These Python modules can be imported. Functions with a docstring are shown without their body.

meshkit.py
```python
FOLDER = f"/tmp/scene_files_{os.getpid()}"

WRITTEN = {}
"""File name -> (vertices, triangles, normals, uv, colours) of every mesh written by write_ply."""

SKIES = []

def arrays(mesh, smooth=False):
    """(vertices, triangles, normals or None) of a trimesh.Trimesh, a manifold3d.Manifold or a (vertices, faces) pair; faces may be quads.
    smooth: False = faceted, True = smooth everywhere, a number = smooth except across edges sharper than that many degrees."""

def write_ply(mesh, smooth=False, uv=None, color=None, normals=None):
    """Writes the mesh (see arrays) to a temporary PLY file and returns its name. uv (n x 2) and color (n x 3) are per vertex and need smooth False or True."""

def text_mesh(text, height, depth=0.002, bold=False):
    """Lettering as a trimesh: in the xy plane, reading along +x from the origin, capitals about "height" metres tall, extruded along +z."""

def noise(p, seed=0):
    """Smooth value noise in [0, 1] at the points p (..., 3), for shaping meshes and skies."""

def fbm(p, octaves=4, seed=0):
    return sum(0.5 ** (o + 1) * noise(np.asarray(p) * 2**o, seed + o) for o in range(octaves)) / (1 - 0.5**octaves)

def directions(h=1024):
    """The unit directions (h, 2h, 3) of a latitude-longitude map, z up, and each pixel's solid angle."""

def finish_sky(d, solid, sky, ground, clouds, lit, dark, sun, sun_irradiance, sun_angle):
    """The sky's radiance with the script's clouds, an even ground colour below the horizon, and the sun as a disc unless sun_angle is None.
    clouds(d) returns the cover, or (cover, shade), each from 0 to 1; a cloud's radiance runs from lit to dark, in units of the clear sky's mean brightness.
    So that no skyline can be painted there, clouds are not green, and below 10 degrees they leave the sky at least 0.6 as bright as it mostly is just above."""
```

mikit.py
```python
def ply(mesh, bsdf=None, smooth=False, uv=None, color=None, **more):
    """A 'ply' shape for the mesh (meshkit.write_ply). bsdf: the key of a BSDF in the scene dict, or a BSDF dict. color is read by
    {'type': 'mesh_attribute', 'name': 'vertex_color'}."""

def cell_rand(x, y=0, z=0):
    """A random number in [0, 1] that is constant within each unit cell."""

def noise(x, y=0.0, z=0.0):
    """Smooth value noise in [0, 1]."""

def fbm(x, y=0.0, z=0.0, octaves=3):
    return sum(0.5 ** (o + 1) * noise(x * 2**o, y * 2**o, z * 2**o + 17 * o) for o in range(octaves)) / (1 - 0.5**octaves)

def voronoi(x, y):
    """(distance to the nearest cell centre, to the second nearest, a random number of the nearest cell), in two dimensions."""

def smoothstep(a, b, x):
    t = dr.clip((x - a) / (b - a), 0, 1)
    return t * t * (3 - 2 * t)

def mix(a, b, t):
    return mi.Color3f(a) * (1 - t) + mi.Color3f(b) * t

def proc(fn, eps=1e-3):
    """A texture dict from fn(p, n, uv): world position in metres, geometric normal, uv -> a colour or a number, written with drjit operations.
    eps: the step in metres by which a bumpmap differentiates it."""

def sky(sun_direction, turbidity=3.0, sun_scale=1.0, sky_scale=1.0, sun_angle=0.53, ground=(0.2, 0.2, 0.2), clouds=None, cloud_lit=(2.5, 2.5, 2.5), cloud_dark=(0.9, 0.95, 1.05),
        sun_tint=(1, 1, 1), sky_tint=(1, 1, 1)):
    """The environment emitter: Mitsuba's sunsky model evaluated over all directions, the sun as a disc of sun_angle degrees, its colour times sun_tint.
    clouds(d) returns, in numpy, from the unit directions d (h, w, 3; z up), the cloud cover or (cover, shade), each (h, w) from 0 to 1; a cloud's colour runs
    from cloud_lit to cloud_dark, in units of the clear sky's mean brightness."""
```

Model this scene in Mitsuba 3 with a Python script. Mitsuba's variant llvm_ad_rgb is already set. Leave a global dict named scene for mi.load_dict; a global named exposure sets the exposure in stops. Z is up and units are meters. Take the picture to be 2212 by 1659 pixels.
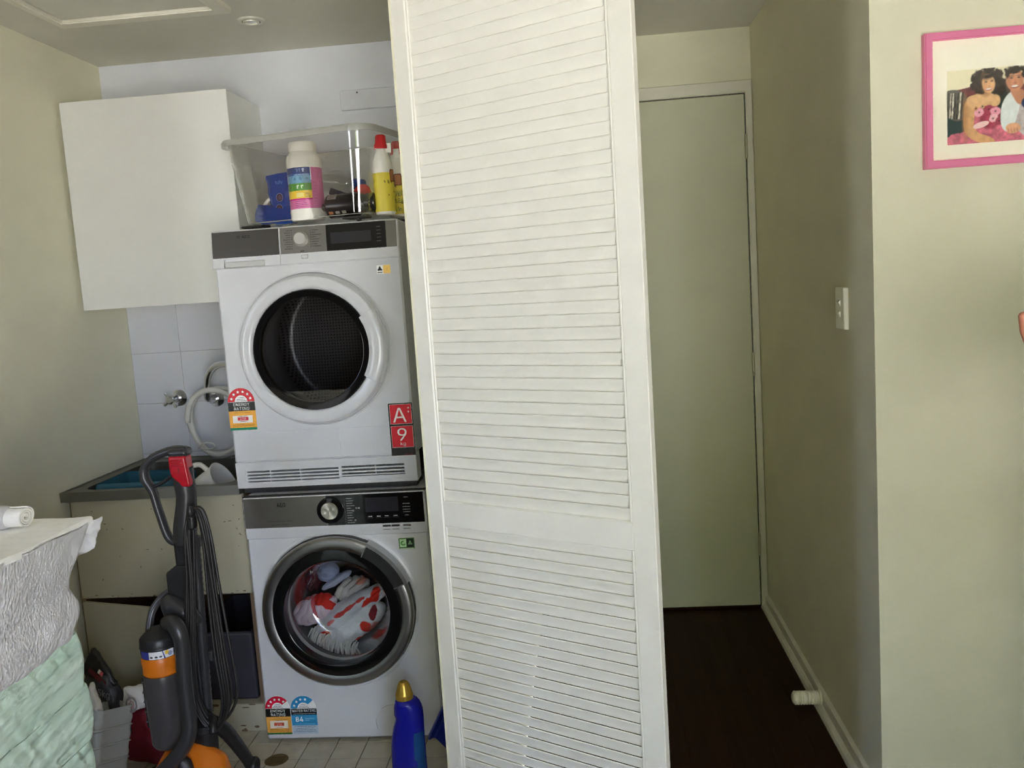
import math, random
import numpy as np, trimesh, drjit as dr, mitsuba as mi, mikit, meshkit
import manifold3d as m3
from shapely.geometry import Polygon, Point, LineString, box as sbox
from shapely import affinity
from shapely.ops import unary_union
from scipy.interpolate import CubicSpline

PI = math.pi
scene, labels = {}, {}
rng = np.random.default_rng(7)

# ---------------------------------------------------------------- camera, sky, exposure
CAM_H, CAM_F = 1.4819, 1900.0
YAW, PITCH, ROLL = 0.088, 0.1165, -0.0657
_f = np.array([-math.sin(YAW) * math.cos(PITCH), math.cos(YAW) * math.cos(PITCH), -math.sin(PITCH)])
_r = np.array([math.cos(YAW), math.sin(YAW), 0.0])
_u = np.cross(_r, _f)
_up = -_r * math.sin(ROLL) + _u * math.cos(ROLL)
T = mi.ScalarTransform4f
scene['camera'] = {'type': 'perspective', 'fov': math.degrees(2 * math.atan(1106 / CAM_F)), 'fov_axis': 'x', 'near_clip': 0.02, 'far_clip': 500.0,
                   'to_world': T().look_at(origin=[0, 0, CAM_H], target=[float(_f[0]), float(_f[1]), float(CAM_H + _f[2])], up=[float(v) for v in _up])}


def cloud_cover(d):
    c = meshkit.fbm(d * [3.0, 3.0, 6.0] + 5.0, 4, 3)
    return np.clip((c - 0.42) * 5.0, 0, 1), np.clip((c - 0.55) * 2.5, 0, 1)


scene['sky'] = mikit.sky((0.35, 0.62, 0.75), turbidity=3.0, sun_scale=0.45, sky_scale=0.36, sky_tint=(1.06, 1.0, 1.2), ground=(0.89, 0.955, 0.93), clouds=cloud_cover)
exposure = 6.28


# ---------------------------------------------------------------- helpers
def lin(*c):
    if len(c) == 1 and isinstance(c[0], str):
        c = [int(c[0][i:i + 2], 16) for i in (1, 3, 5)]
    elif len(c) == 1:
        c = c[0]
    return [(x / 255 / 12.92) if x / 255 <= 0.04045 else ((x / 255 + 0.055) / 1.055) ** 2.4 for x in c]


def mat(name, col, rough=0.5, spec=0.5, metal=0.0, two=True, **more):
    d = {'type': 'principled', 'base_color': col if isinstance(col, dict) else {'type': 'rgb', 'value': list(map(float, col))}, 'roughness': rough, 'specular': spec, 'metallic': metal, **more}
    scene[name] = {'type': 'twosided', 'bsdf': d} if two else d
    return name


def put(key, mesh, bsdf, smooth=False, label=None, cat=None, group=None, kind=None, **kw):
    """One entry of the scene; a key that is taken gets the next number."""
    if key in scene:
        n = 1
        while f'{key}_{n:03d}' in scene:
            n += 1
        key = f'{key}_{n:03d}'
    scene[key] = mikit.ply(mesh, bsdf, smooth, **kw)
    tag(key, label, cat, group, kind)
    return key


def tag(key, label=None, cat=None, group=None, kind=None):
    t = {k: v for k, v in (('label', label), ('category', cat), ('group', group), ('kind', kind)) if v}
    if t:
        labels[key] = t


def bx(x0, x1, y0, y1, z0, z1, c=0.0):
    if c <= 0:
        m = trimesh.creation.box((x1 - x0, y1 - y0, z1 - z0))
        m.apply_translation(((x0 + x1) / 2, (y0 + y1) / 2, (z0 + z1) / 2))
        return m
    p = []
    for sx in (0, 1):
        for sy in (0, 1):
            for sz in (0, 1):
                v = np.array([(x0, x1)[sx], (y0, y1)[sy], (z0, z1)[sz]])
                d = np.array([1 - 2 * sx, 1 - 2 * sy, 1 - 2 * sz]) * c
                for k in range(3):
                    w = v + d
                    w[k] = v[k]
                    p.append(w)
    return trimesh.convex.convex_hull(np.array(p))


def rbox(x0, x1, y0, y1, z0, z1, r, n=16):
    s = m3.Manifold.sphere(r, n)
    xs = [x0 + r, x1 - r] if x1 - x0 > 2 * r + 1e-6 else [(x0 + x1) / 2]
    ys = [y0 + r, y1 - r] if y1 - y0 > 2 * r + 1e-6 else [(y0 + y1) / 2]
    zs = [z0 + r, z1 - r] if z1 - z0 > 2 * r + 1e-6 else [(z0 + z1) / 2]
    return tri(m3.Manifold.batch_hull([s.translate((x, y, z)) for x in xs for y in ys for z in zs]))


def tri(man):
    m = man.to_mesh()
    return trimesh.Trimesh(m.vert_properties[:, :3], m.tri_verts, process=False)


def man(mesh):
    mesh = mesh.copy()
    mesh.merge_vertices()
    return m3.Manifold(m3.Mesh(np.asarray(mesh.vertices, np.float32), np.asarray(mesh.faces, np.uint32)))


def cat(*ms):
    return trimesh.util.concatenate([m for m in ms])


def lathe(prof, n=48, axis='z', at=(0, 0, 0), a0=0.0, a1=2 * PI):
    """Revolved outline [(radius, height)] ; axis '-y' points towards the camera."""
    prof = np.asarray(prof, float)
    full = abs(a1 - a0 - 2 * PI) < 1e-6
    th = np.linspace(a0, a1, n + 1)[: n if full else n + 1]
    m = len(th)
    v = np.stack([prof[None, :, 0] * np.cos(th)[:, None], prof[None, :, 0] * np.sin(th)[:, None], np.broadcast_to(prof[None, :, 1], (m, len(prof)))], -1).reshape(-1, 3)
    f, k = [], len(prof)
    for i in range(n if full else n):
        j = (i + 1) % m
        for q in range(k - 1):
            a, b, c, d = i * k + q, j * k + q, j * k + q + 1, i * k + q + 1
            f += [(a, b, c), (a, c, d)]
    if axis == '-y':
        v = np.stack([v[:, 0], -v[:, 2], v[:, 1]], -1)
    elif axis == 'x':
        v = np.stack([v[:, 2], v[:, 0], v[:, 1]], -1)
    elif axis == '-x':
        v = np.stack([-v[:, 2], -v[:, 0], v[:, 1]], -1)
    t = trimesh.Trimesh(v + np.asarray(at, float), np.array(f), process=False)
    ok = t.area_faces > 1e-14
    t.update_faces(ok)
    return t


def curve(pts, n=40, closed=False):
    p = np.asarray(pts, float)
    if closed:
        p = np.vstack([p, p[:1]])
    t = np.concatenate([[0], np.cumsum(np.linalg.norm(np.diff(p, axis=0), axis=1) ** 0.5)])
    cs = CubicSpline(t, p, bc_type='periodic' if closed else 'natural')
    return cs(np.linspace(0, t[-1], n))


def tube(p, r, n=10, cap=True, flat=None):
    """A tube along points p; r a number or one per point; flat=(sx, sy, ref) squashes its section."""
    p = np.asarray(p, float)
    k = len(p)
    r = np.broadcast_to(np.asarray(r, float), (k,))
    t = np.gradient(p, axis=0)
    t /= np.linalg.norm(t, axis=1, keepdims=True) + 1e-12
    ref = np.array([0, 1.0, 0]) if flat is None else np.asarray(flat[2], float)
    if flat is None and abs(t[0] @ ref) > 0.9:
        ref = np.array([1.0, 0, 0])
    u = ref - (ref @ t[0]) * t[0]
    u /= np.linalg.norm(u)
    th = np.arange(n) / n * 2 * PI
    sx, sy = (1, 1) if flat is None else flat[:2]
    rows = []
    for i in range(k):
        u = (ref if flat is not None else u)
        u = u - (u @ t[i]) * t[i]
        u /= np.linalg.norm(u)
        w = np.cross(t[i], u)
        rows.append(p[i] + r[i] * (sx * np.cos(th)[:, None] * u + sy * np.sin(th)[:, None] * w))
    v = np.vstack(rows + [p[:1], p[-1:]])
    f = []
    for i in range(k - 1):
        for j in range(n):
            a, b = i * n + j, i * n + (j + 1) % n
            f += [(a, b, b + n), (a, b + n, a + n)]
    if cap:
        for j in range(n):
            f += [(k * n, (j + 1) % n, j), (k * n + 1, (k - 1) * n + j, (k - 1) * n + (j + 1) % n)]
    return trimesh.Trimesh(v, np.array(f), process=False)


def xform(mesh, M):
    m = mesh.copy()
    m.apply_transform(M)
    return m


def basis(o, x, y, z):
    M = np.eye(4)
    M[:3, 0], M[:3, 1], M[:3, 2], M[:3, 3] = x, y, z, o
    return M


def facing(o, tilt=0.0):
    """Local x right, local y up, local z towards the camera side (-y); tilt leans the top backwards."""
    c, s = math.cos(tilt), math.sin(tilt)
    return basis(o, (1, 0, 0), (0, s, c), (0, -c, s))


def ext(poly, h=0.0004, z=0.0):
    gs = [g for g in getattr(poly, 'geoms', [poly]) if g.area > 1e-12]
    ms = [trimesh.creation.extrude_polygon(g, h, engine='earcut') for g in gs]
    m = trimesh.util.concatenate(ms)
    m.apply_translation((0, 0, z))
    return m


class Print:
    """Flat printed matter: coloured thin shapes in a local plane, one mesh with a colour at each vertex."""
    def __init__(self):
        self.m, self.c, self.k = [], [], 0

    def mesh(self, m, col, layer=None):
        layer = self.k if layer is None else layer
        m = m.copy()
        m.apply_translation((0, 0, 0.00012 * layer))
        self.m.append(m)
        self.c.append(np.tile(lin(col), (len(m.vertices), 1)))

    def poly(self, p, col, layer=0):
        if p.is_empty:
            return
        self.mesh(ext(p, 0.00025), col, layer)

    def rect(self, x0, x1, y0, y1, col, layer=0, r=0.0):
        p = sbox(x0, y0, x1, y1)
        self.poly(p if r <= 0 else p.buffer(-r).buffer(r, quad_segs=5), col, layer)

    def text(self, s, x, y, h, col, layer=2, bold=False, align='c', width=None):
        m = meshkit.text_mesh(s, h, 0.0003, bold)
        w = m.bounds[1][0] - m.bounds[0][0]
        sx = 1.0 if width is None else width / w
        m.apply_transform(np.diag([sx, 1, 1, 1]))
        w *= sx
        m.apply_translation((x - m.bounds[0][0] - {'l': 0, 'c': w / 2, 'r': w}[align], y, 0))
        self.mesh(m, col, layer)

    def star(self, x, y, r, col, layer=2, rot=0.0):
        a = [PI / 2 + rot + k * PI / 5 for k in range(10)]
        self.poly(Polygon([(x + (r if k % 2 == 0 else r * 0.42) * math.cos(t), y + (r if k % 2 == 0 else r * 0.42) * math.sin(t)) for k, t in enumerate(a)]), col, layer)

    def build(self, M=None, fn=None):
        m = cat(*self.m)
        if M is not None:
            m.apply_transform(M)
        if fn is not None:
            m.vertices = fn(np.asarray(m.vertices))
        return m, np.vstack(self.c)


def put_print(key, pr, M=None, fn=None, bsdf='m_print', **kw):
    kw.setdefault('kind', 'stuff')
    m, c = pr.build(M, fn)
    return put(key, m, bsdf, color=c, **kw)


# ---------------------------------------------------------------- materials
def paint(base, amount=0.05, s=7.0):
    b = lin(base)

    def fn(p, n, uv):
        t = mikit.fbm(p.x * s, p.y * s, p.z * s, 3) - 0.5
        return mi.Color3f(b) * (1 + amount * 2 * t)
    return mikit.proc(fn)


mat('m_wall', paint((212, 209, 186)), 0.7, 0.3)
mat('m_wall_nook', paint((204, 206, 211)), 0.7, 0.3)
mat('m_ceiling', paint((190, 188, 176)), 0.85, 0.2)
mat('m_trim', paint((206, 203, 188), 0.04, 20), 0.4, 0.5)
mat('m_door', paint((190, 190, 166), 0.03, 5), 0.45, 0.4)
mat('m_grout', lin(96, 86, 70), 0.9, 0.2)
mat('m_wall_grout', lin(168, 168, 168), 0.9, 0.2)
mat('m_black', lin(20, 20, 20), 0.5)
mat('m_dark', lin(38, 37, 36), 0.45)
mat('m_chrome', (0.78, 0.78, 0.79), 0.08, 0.5, 1.0)
scene['m_print'] = {'type': 'twosided', 'bsdf': {'type': 'principled', 'base_color': {'type': 'mesh_attribute', 'name': 'vertex_color'}, 'roughness': 0.35, 'specular': 0.5}}


def wood_fn(p, n, uv):
    x, y = p.x, p.y
    plank = dr.floor(x / 0.12)
    g = mikit.fbm(x * 90, y * 3.0 + plank * 7.3, plank * 3.1, 4)
    t = mikit.cell_rand(plank, dr.floor(y / 1.2 + mikit.cell_rand(plank, 3, 0) * 5), 1)
    return mikit.mix(lin(26, 10, 5), lin(48, 20, 10), 0.65 * g + 0.35 * t)


mat('m_wood', mikit.proc(wood_fn), 0.5, 0.1)


mat('m_brick', paint((84, 64, 52), 0.2, 6), 0.9, 0.2)

# ---------------------------------------------------------------- the setting
FZ = 0.0774                       # the timber floor stands this much above the laundry tiles
XL, XN, YB, YD, ZC = -1.79, -0.42, 3.33, 3.5755, 2.39
XC, YC = 0.6864, 2.168            # corridor's right wall, its outer corner
YR, XA, XB = -1.6, -4.5, 3.0      # the room behind the camera
W1 = (-4.2, -3.25)                # glass door openings in the rear wall
W2 = (-0.25, 1.55)
WZ = 2.2


def struct(key, mesh, m, label=None, **kw):
    return put(key, mesh, m, label=label, kind='structure', **kw)


# timber floor: the boards in view one by one
floor = struct('floor', cat(bx(XA, XB, YR, 2.12, FZ - 0.12, FZ - 0.016), bx(-0.25, XC, 2.12, YD, FZ - 0.12, FZ - 0.016)), 'm_black', 'dark reddish brown timber floor of the corridor')
for k in range(8):
    x0 = -0.25 + 0.12 * k
    cuts = [2.12] + sorted(2.12 + rng.uniform(0.2, 1.2, 1)) + [YD]
    for a, b in zip(cuts[:-1], cuts[1:]):
        put('floor__plank', bx(x0 + 0.0002, min(x0 + 0.1198, XC), a + 0.0002, b - 0.0002, FZ - 0.016, FZ - rng.uniform(0, 0.0002), 0.0005), 'm_wood')
put('floor__boarding', bx(XA, XB, YR, 2.12, FZ - 0.016, FZ), 'm_wood')

# laundry floor: 100 mm tiles with sunk joints
struct('floor_laundry', bx(XL, XN, 2.12, YB, -0.06, -0.0025), 'm_grout', 'small square cream floor tiles with dark joints in the laundry nook')
mat('m_tile', paint((176, 170, 152), 0.12, 30), 0.3, 0.5)
tx0, ty0 = -1.0969 - 7 * 0.1, 2.6 - 5 * 0.1
DRAIN = (-1.070, 2.599)
for i in range(14):
    for j in range(14):
        x0, y0 = tx0 + 0.1 * i, ty0 + 0.1 * j
        x1, y1 = min(x0 + 0.1, XN) - 0.0014, min(y0 + 0.1, YB) - 0.0014
        x0, y0 = max(x0, XL) + 0.0014, max(y0, 2.13) + 0.0014
        if x1 - x0 < 0.01 or y1 - y0 < 0.01:
            continue
        t = bx(x0, x1, y0, y1, -0.008, rng.uniform(-0.0004, 0.0004), 0.0012)
        if abs((x0 + x1) / 2 - DRAIN[0]) < 0.1 and abs((y0 + y1) / 2 - DRAIN[1]) < 0.1:
            t = tri(man(t) - m3.Manifold.cylinder(0.05, 0.038, 0.038, 32).translate((DRAIN[0], DRAIN[1], -0.03)))
        put('floor_laundry__tile', t, 'm_tile')

struct('ceiling', bx(XA, XB, YR - 0.2, YD + 0.2, ZC, ZC + 0.12), 'm_ceiling', 'flat off white ceiling over laundry and corridor')
struct('wall_left', cat(bx(XL - 0.12, XL, 2.12, YB + 0.1, -0.06, ZC), bx(XA, XL, 2.12, 2.24, -0.06, ZC)), 'm_wall', 'plain painted wall left of the wall cupboard')
struct('trim_1', bx(XL, XL + 0.006, 2.24, 2.522, 0.0, 1.262), 'm_wall', 'slightly raised painted strip low on the left laundry wall')
struct('wall_back', bx(XL, XN, YB, YB + 0.1, -0.06, ZC), 'm_wall_nook', 'white rear wall of the laundry nook behind the machines')
struct('wall_partition', bx(XN, -0.27, 2.125, YD, -0.06, ZC), 'm_wall', 'partition between laundry nook and corridor')
struct('wall_right', cat(bx(XC, XC + 0.12, YC, YD + 0.1, -0.06, ZC), bx(XC, XB, YC, YC + 0.12, -0.06, ZC)), 'm_wall', 'cream painted wall turning the corner from the corridor towards the framed picture')
struct('wall_end', cat(bx(-0.4, XC, YD + 0.031, YD + 0.1, -0.06, ZC), bx(-0.4, XC, YD, YD + 0.031, 2.16, ZC), bx(0.668, XC, YD, YD + 0.031, -0.06, 2.16), bx(-0.4, -0.18, YD, YD + 0.031, -0.06, 2.16)), 'm_wall', 'cream wall above and around the white door at the corridor end')
rear = cat(bx(XA, W1[0], YR - 0.12, YR, -0.06, ZC), bx(W1[1], W2[0], YR - 0.12, YR, -0.06, ZC), bx(W2[1], XB, YR - 0.12, YR, -0.06, ZC),
           bx(W1[0], W1[1], YR - 0.12, YR, 2.36, ZC), bx(W1[0], W1[1], YR - 0.12, YR, -0.06, 0.7), bx(W2[0], W2[1], YR - 0.12, YR, WZ, ZC))
struct('wall_rear', rear, 'm_brick', 'wall with two glass door openings behind the camera')
struct('wall_side', cat(bx(XA - 0.12, XA, YR - 0.12, 2.24, -0.06, ZC), bx(XB, XB + 0.12, YR - 0.12, YC + 0.12, -0.06, ZC)), 'm_brick', 'side walls of the room behind the camera')


# unseen block of greenery, added to cut low sky light through the right-hand opening
hm = trimesh.creation.box((16.5, 2.0, 7.4))
hv, hf = trimesh.remesh.subdivide_to_size(hm.vertices, hm.faces, 0.6)
hv = hv + (np.stack([meshkit.fbm(hv * 0.8, 3, 60 + k) for k in range(3)], -1) - 0.5) * 2.2
mat('m_hedge', mikit.proc(lambda p, n, uv: mikit.mix(lin(50, 62, 30), lin(104, 118, 62), mikit.fbm(p.x * 3, p.y * 3, p.z * 3, 4))), 0.9, 0.1)
put('sky_blocker', trimesh.Trimesh(hv + [-3.75, -20, 3.4], hf, process=False), 'm_hedge', True, 'unseen tall green block added outside the room to cut low sky light', kind='structure')


tag('floor_drain', 'round dark slotted brass drain set in the laundry floor tiles', 'drain')
mat('m_drain', lin(96, 84, 52), 0.5, 0.5, 0.5)
dg = ext(Point(DRAIN).buffer(0.0372, quad_segs=12).difference(unary_union([sbox(DRAIN[0] - 0.026, DRAIN[1] + y, DRAIN[0] + 0.026, DRAIN[1] + y + 0.0055) for y in (-0.022, -0.010, 0.002, 0.014)])), 0.004, -0.0045)
put('floor_drain__grate', dg, 'm_drain')
# ---------------------------------------------------------------- the louvred folding door
mat('m_louvre', paint((226, 224, 216), 0.02, 14), 0.38, 0.5)
BF = basis((-0.418, 2.127, 0.0), (math.cos(0.515), -math.sin(0.515), 0), (math.sin(0.515), math.cos(0.515), 0), (0, 0, 1))
BW, BT, B0, B1 = 0.62, 0.021, FZ + 0.012, 2.34
SL, SR = 0.046, 0.0530
def bf(m): return xform(m, BF)
def bput(part, m, mt='m_louvre', **k): return put('louvre_door__' + part, bf(m), mt, **k)
tag('louvre_door', 'tall white louvred folding door leaf standing open in front of the machines', 'door')
bput('stile', bx(0, SL, 0, BT, B0, B1, 0.003))
bput('stile', bx(BW - SR, BW, 0, BT, B0, B1, 0.002))
bput('mid_rail', bx(SL, BW - SR, 0.002, BT - 0.002, 0.888, 0.952, 0.002))
bput('top_rail', bx(SL, BW - SR, 0.002, BT - 0.002, 2.27, B1, 0.002))
bput('bottom_rail', bx(SL, BW - SR, 0.002, BT - 0.002, B0, 0.17, 0.002))
# moulded bead along the inner edges of the stiles
for x in (SL, BW - SR - 0.006):
    for z0, z1 in ((0.17, 0.888), (0.952, 2.27)):
        bput('bead', bx(x, x + 0.006, 0.0015, 0.007, z0, z1, 0.0015))
def slat(zc, L, th, tilt):
    sec = Polygon([(-th / 2 + 0.001, -L / 2), (th / 2 - 0.001, -L / 2), (th / 2, -L / 2 + 0.001), (th / 2, L / 2 - 0.001), (th / 2 - 0.001, L / 2), (-th / 2 + 0.001, L / 2), (-th / 2, L / 2 - 0.001), (-th / 2, -L / 2 + 0.001)])
    m = trimesh.creation.extrude_polygon(sec, BW - SL - SR, engine='earcut')
    c, s = math.cos(tilt), math.sin(tilt)
    # section x -> door depth, section y -> up, the top leaning towards the room
    M = basis((SL, 0.0105, zc), (0, c, s), (0, -s, c), (1, 0, 0))
    return xform(m, M)
def slats(z0, z1, pitch):
    n = int(round((z1 - z0) / pitch)); p = (z1 - z0) / n
    for k in range(n):
        bput('slat', slat(z0 + p * (k + 0.5), p * 1.085, 0.0046, 0.29 + rng.uniform(-0.012, 0.012)))
slats(0.17, 0.888, 0.0267)
slats(0.952, 2.27, 0.0278)
# ---------------------------------------------------------------- corridor: door, skirting, switch, door stop, picture
dx1 = 0.6548
struct('door_1', bx(-0.165, dx1, YD - 0.012, YD + 0.03, FZ + 0.012, 2.139, 0.002), 'm_door', 'plain off white flush door closing the end of the corridor')
fr = cat(bx(dx1 + 0.0035, 0.6845, YD - 0.018, YD + 0.02, FZ, 2.19, 0.002), bx(-0.205, -0.1685, YD - 0.018, YD + 0.02, FZ, 2.19, 0.002), bx(-0.205, 0.6845, YD - 0.018, YD + 0.02, 2.1425, 2.19, 0.002))
put('door_1__frame', fr, 'm_trim')
put('door_1__stop', cat(bx(dx1 + 0.0005, dx1 + 0.011, YD - 0.0065, YD + 0.02, FZ, 2.15), bx(-0.18, dx1 + 0.01, YD - 0.0065, YD + 0.02, 2.1405, 2.151)), 'm_dark')
put('door_1__stop_bead', cat(bx(dx1 + 0.0035, dx1 + 0.0095, YD - 0.021, YD, FZ, 2.1485, 0.001), bx(-0.17, dx1 + 0.0095, YD - 0.021, YD, 2.1425, 2.1485, 0.001)), 'm_trim')
put('door_1__dark_gap_fill', bx(-0.18, 0.668, YD - 0.004, YD + 0.031, FZ - 0.02, FZ + 0.0105), 'm_wood')  # added dark strip standing in for the shade under the leaf
mat('m_hinge', lin(176, 172, 150), 0.35, 0.5, 0.3)
for za, zb in ((1.893, 1.985), (1.043, 1.136), (0.302, 0.395)):
    k = [lathe([(0, za + i * (zb - za) / 5 + 0.0006), (0.0055, za + i * (zb - za) / 5 + 0.0006), (0.0055, za + (i + 1) * (zb - za) / 5 - 0.0006), (0, za + (i + 1) * (zb - za) / 5 - 0.0006)], 12, at=(dx1 + 0.001, YD - 0.022, 0)) for i in range(5)]
    k.append(bx(dx1 - 0.002, dx1 + 0.004, YD - 0.022, YD - 0.010, za, zb))
    put('door_1__hinge', cat(*k), 'm_hinge')

sk = Polygon([(0, 0), (0.030, 0), (0.030, 0.005), (0.026, 0.013), (0.016, 0.021), (0.013, 0.021), (0.013, 0.044), (0.011, 0.050), (0, 0.0555)])
struct('baseboard_right', cat(xform(trimesh.creation.extrude_polygon(sk, YD - YC + 0.013, engine='earcut'), basis((XC, YD, FZ), (-1, 0, 0), (0, 0, 1), (0, -1, 0))), xform(trimesh.creation.extrude_polygon(sk, XB - XC + 0.03, engine='earcut'), basis((XC - 0.03, YC, FZ), (0, -1, 0), (0, 0, 1), (1, 0, 0)))), 'm_trim', 'moulded skirting board along the foot of the corridor wall')

prof = [(0, 0), (0.0235, 0), (0.0235, 0.006)]
for i in range(9):
    a = 0.008 + i * 0.0085
    prof += [(0.0195, a), (0.0215, a + 0.002), (0.0215, a + 0.0055), (0.0195, a + 0.0075)]
prof += [(0.017, 0.086), (0.012, 0.0885), (0, 0.089)]
mat('m_white_rubber', lin(232, 226, 208), 0.6, 0.3)
put('door_stop', lathe(prof, 28, '-x', at=(XC - 0.013 - 0.002, 2.70, 0.1185)), 'm_white_rubber', 30, 'white ribbed door stop sticking out from the corridor skirting above the dark floor', 'door stop')

tag('light_switch', 'white double light switch plate on the corridor wall', 'light switch')
mat('m_switch', lin(236, 235, 224), 0.35, 0.5)
put('light_switch__plate', bx(XC - 0.0135, XC - 0.0002, 2.370, 2.445, 1.2965, 1.4080, 0.002), 'm_switch')
for zz in (1.3665, 1.338):
    w = m3.Manifold.hull_points(np.array([(XC - 0.0135, 2.398, zz - 0.0085), (XC - 0.0135, 2.417, zz - 0.0085), (XC - 0.0135, 2.398, zz + 0.0085), (XC - 0.0135, 2.417, zz + 0.0085), (XC - 0.0185, 2.399, zz + 0.003), (XC - 0.0185, 2.416, zz + 0.003)]))
    put('light_switch__rocker', tri(w), 'm_switch')

mat('m_pink', lin(216, 120, 158), 0.35, 0.5)
mat('m_mount', lin(244, 240, 222), 0.8, 0.2)
tag('picture_frame', 'pink framed photograph of a smiling couple hanging on the cream wall', 'picture frame')
px0, px1, pz0, pz1, pb = 0.8015, 1.2215, 1.6755, 1.9775, 0.0175
yf = YC - 0.023
def fr_poly(x0, x1, z0, z1, b): return sbox(x0, z0, x1, z1).difference(sbox(x0 + b, z0 + b, x1 - b, z1 - b))
fm = ext(fr_poly(px0, px1, pz0, pz1, pb), 0.018)
fm2 = ext(fr_poly(px0 + 0.002, px1 - 0.002, pz0 + 0.002, pz1 - 0.002, pb - 0.004), 0.004, 0.018)
put('picture_frame__frame', xform(cat(fm, fm2), facing((0, YC - 0.001, 0))), 'm_pink')
put('picture_frame__mount', bx(px0 + 0.01, px1 - 0.01, YC - 0.010, YC - 0.004, pz0 + 0.01, pz1 - 0.01), 'm_mount')
scene['m_pane'] = {'type': 'thindielectric', 'int_ior': 1.5}
put('picture_frame__pane', bx(px0 + 0.012, px1 - 0.012, YC - 0.0165, YC - 0.0163, pz0 + 0.012, pz1 - 0.012).slice_plane((0, YC - 0.0164, 0), (0, -1, 0)), 'm_pane')
# the printed photograph: one flat sheet with a fine grid of printed colours (soft shapes in sheet coordinates, 0..1 across)
W0, HP = 0.318, 0.52
gx, gz = np.meshgrid(np.linspace(0, 1, 241), np.linspace(0, HP, 126))
GX, GZ = gx.ravel(), gz.ravel()
pc = np.tile(np.array(lin(233, 226, 194)), (len(GX), 1))
pn = meshkit.fbm(np.column_stack([GX * 40, GZ * 40, 0 * GX]), 3, 2) - 0.5
def over(a, col):
    global pc
    a = np.clip(a, 0, 1)[:, None]
    pc = pc * (1 - a) + np.asarray(col if isinstance(col, np.ndarray) else lin(col)) * a
def ell(x, y, rx, ry, an=0.0, soft=0.006, wob=0.0):
    ca, sa = math.cos(math.radians(an)), math.sin(math.radians(an))
    dx, dy = GX - x, GZ - y
    e = np.hypot((dx * ca + dy * sa) / rx, (-dx * sa + dy * ca) / ry)
    return 0.5 - ((e - 1) * min(rx, ry) + wob * pn) / soft
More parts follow.
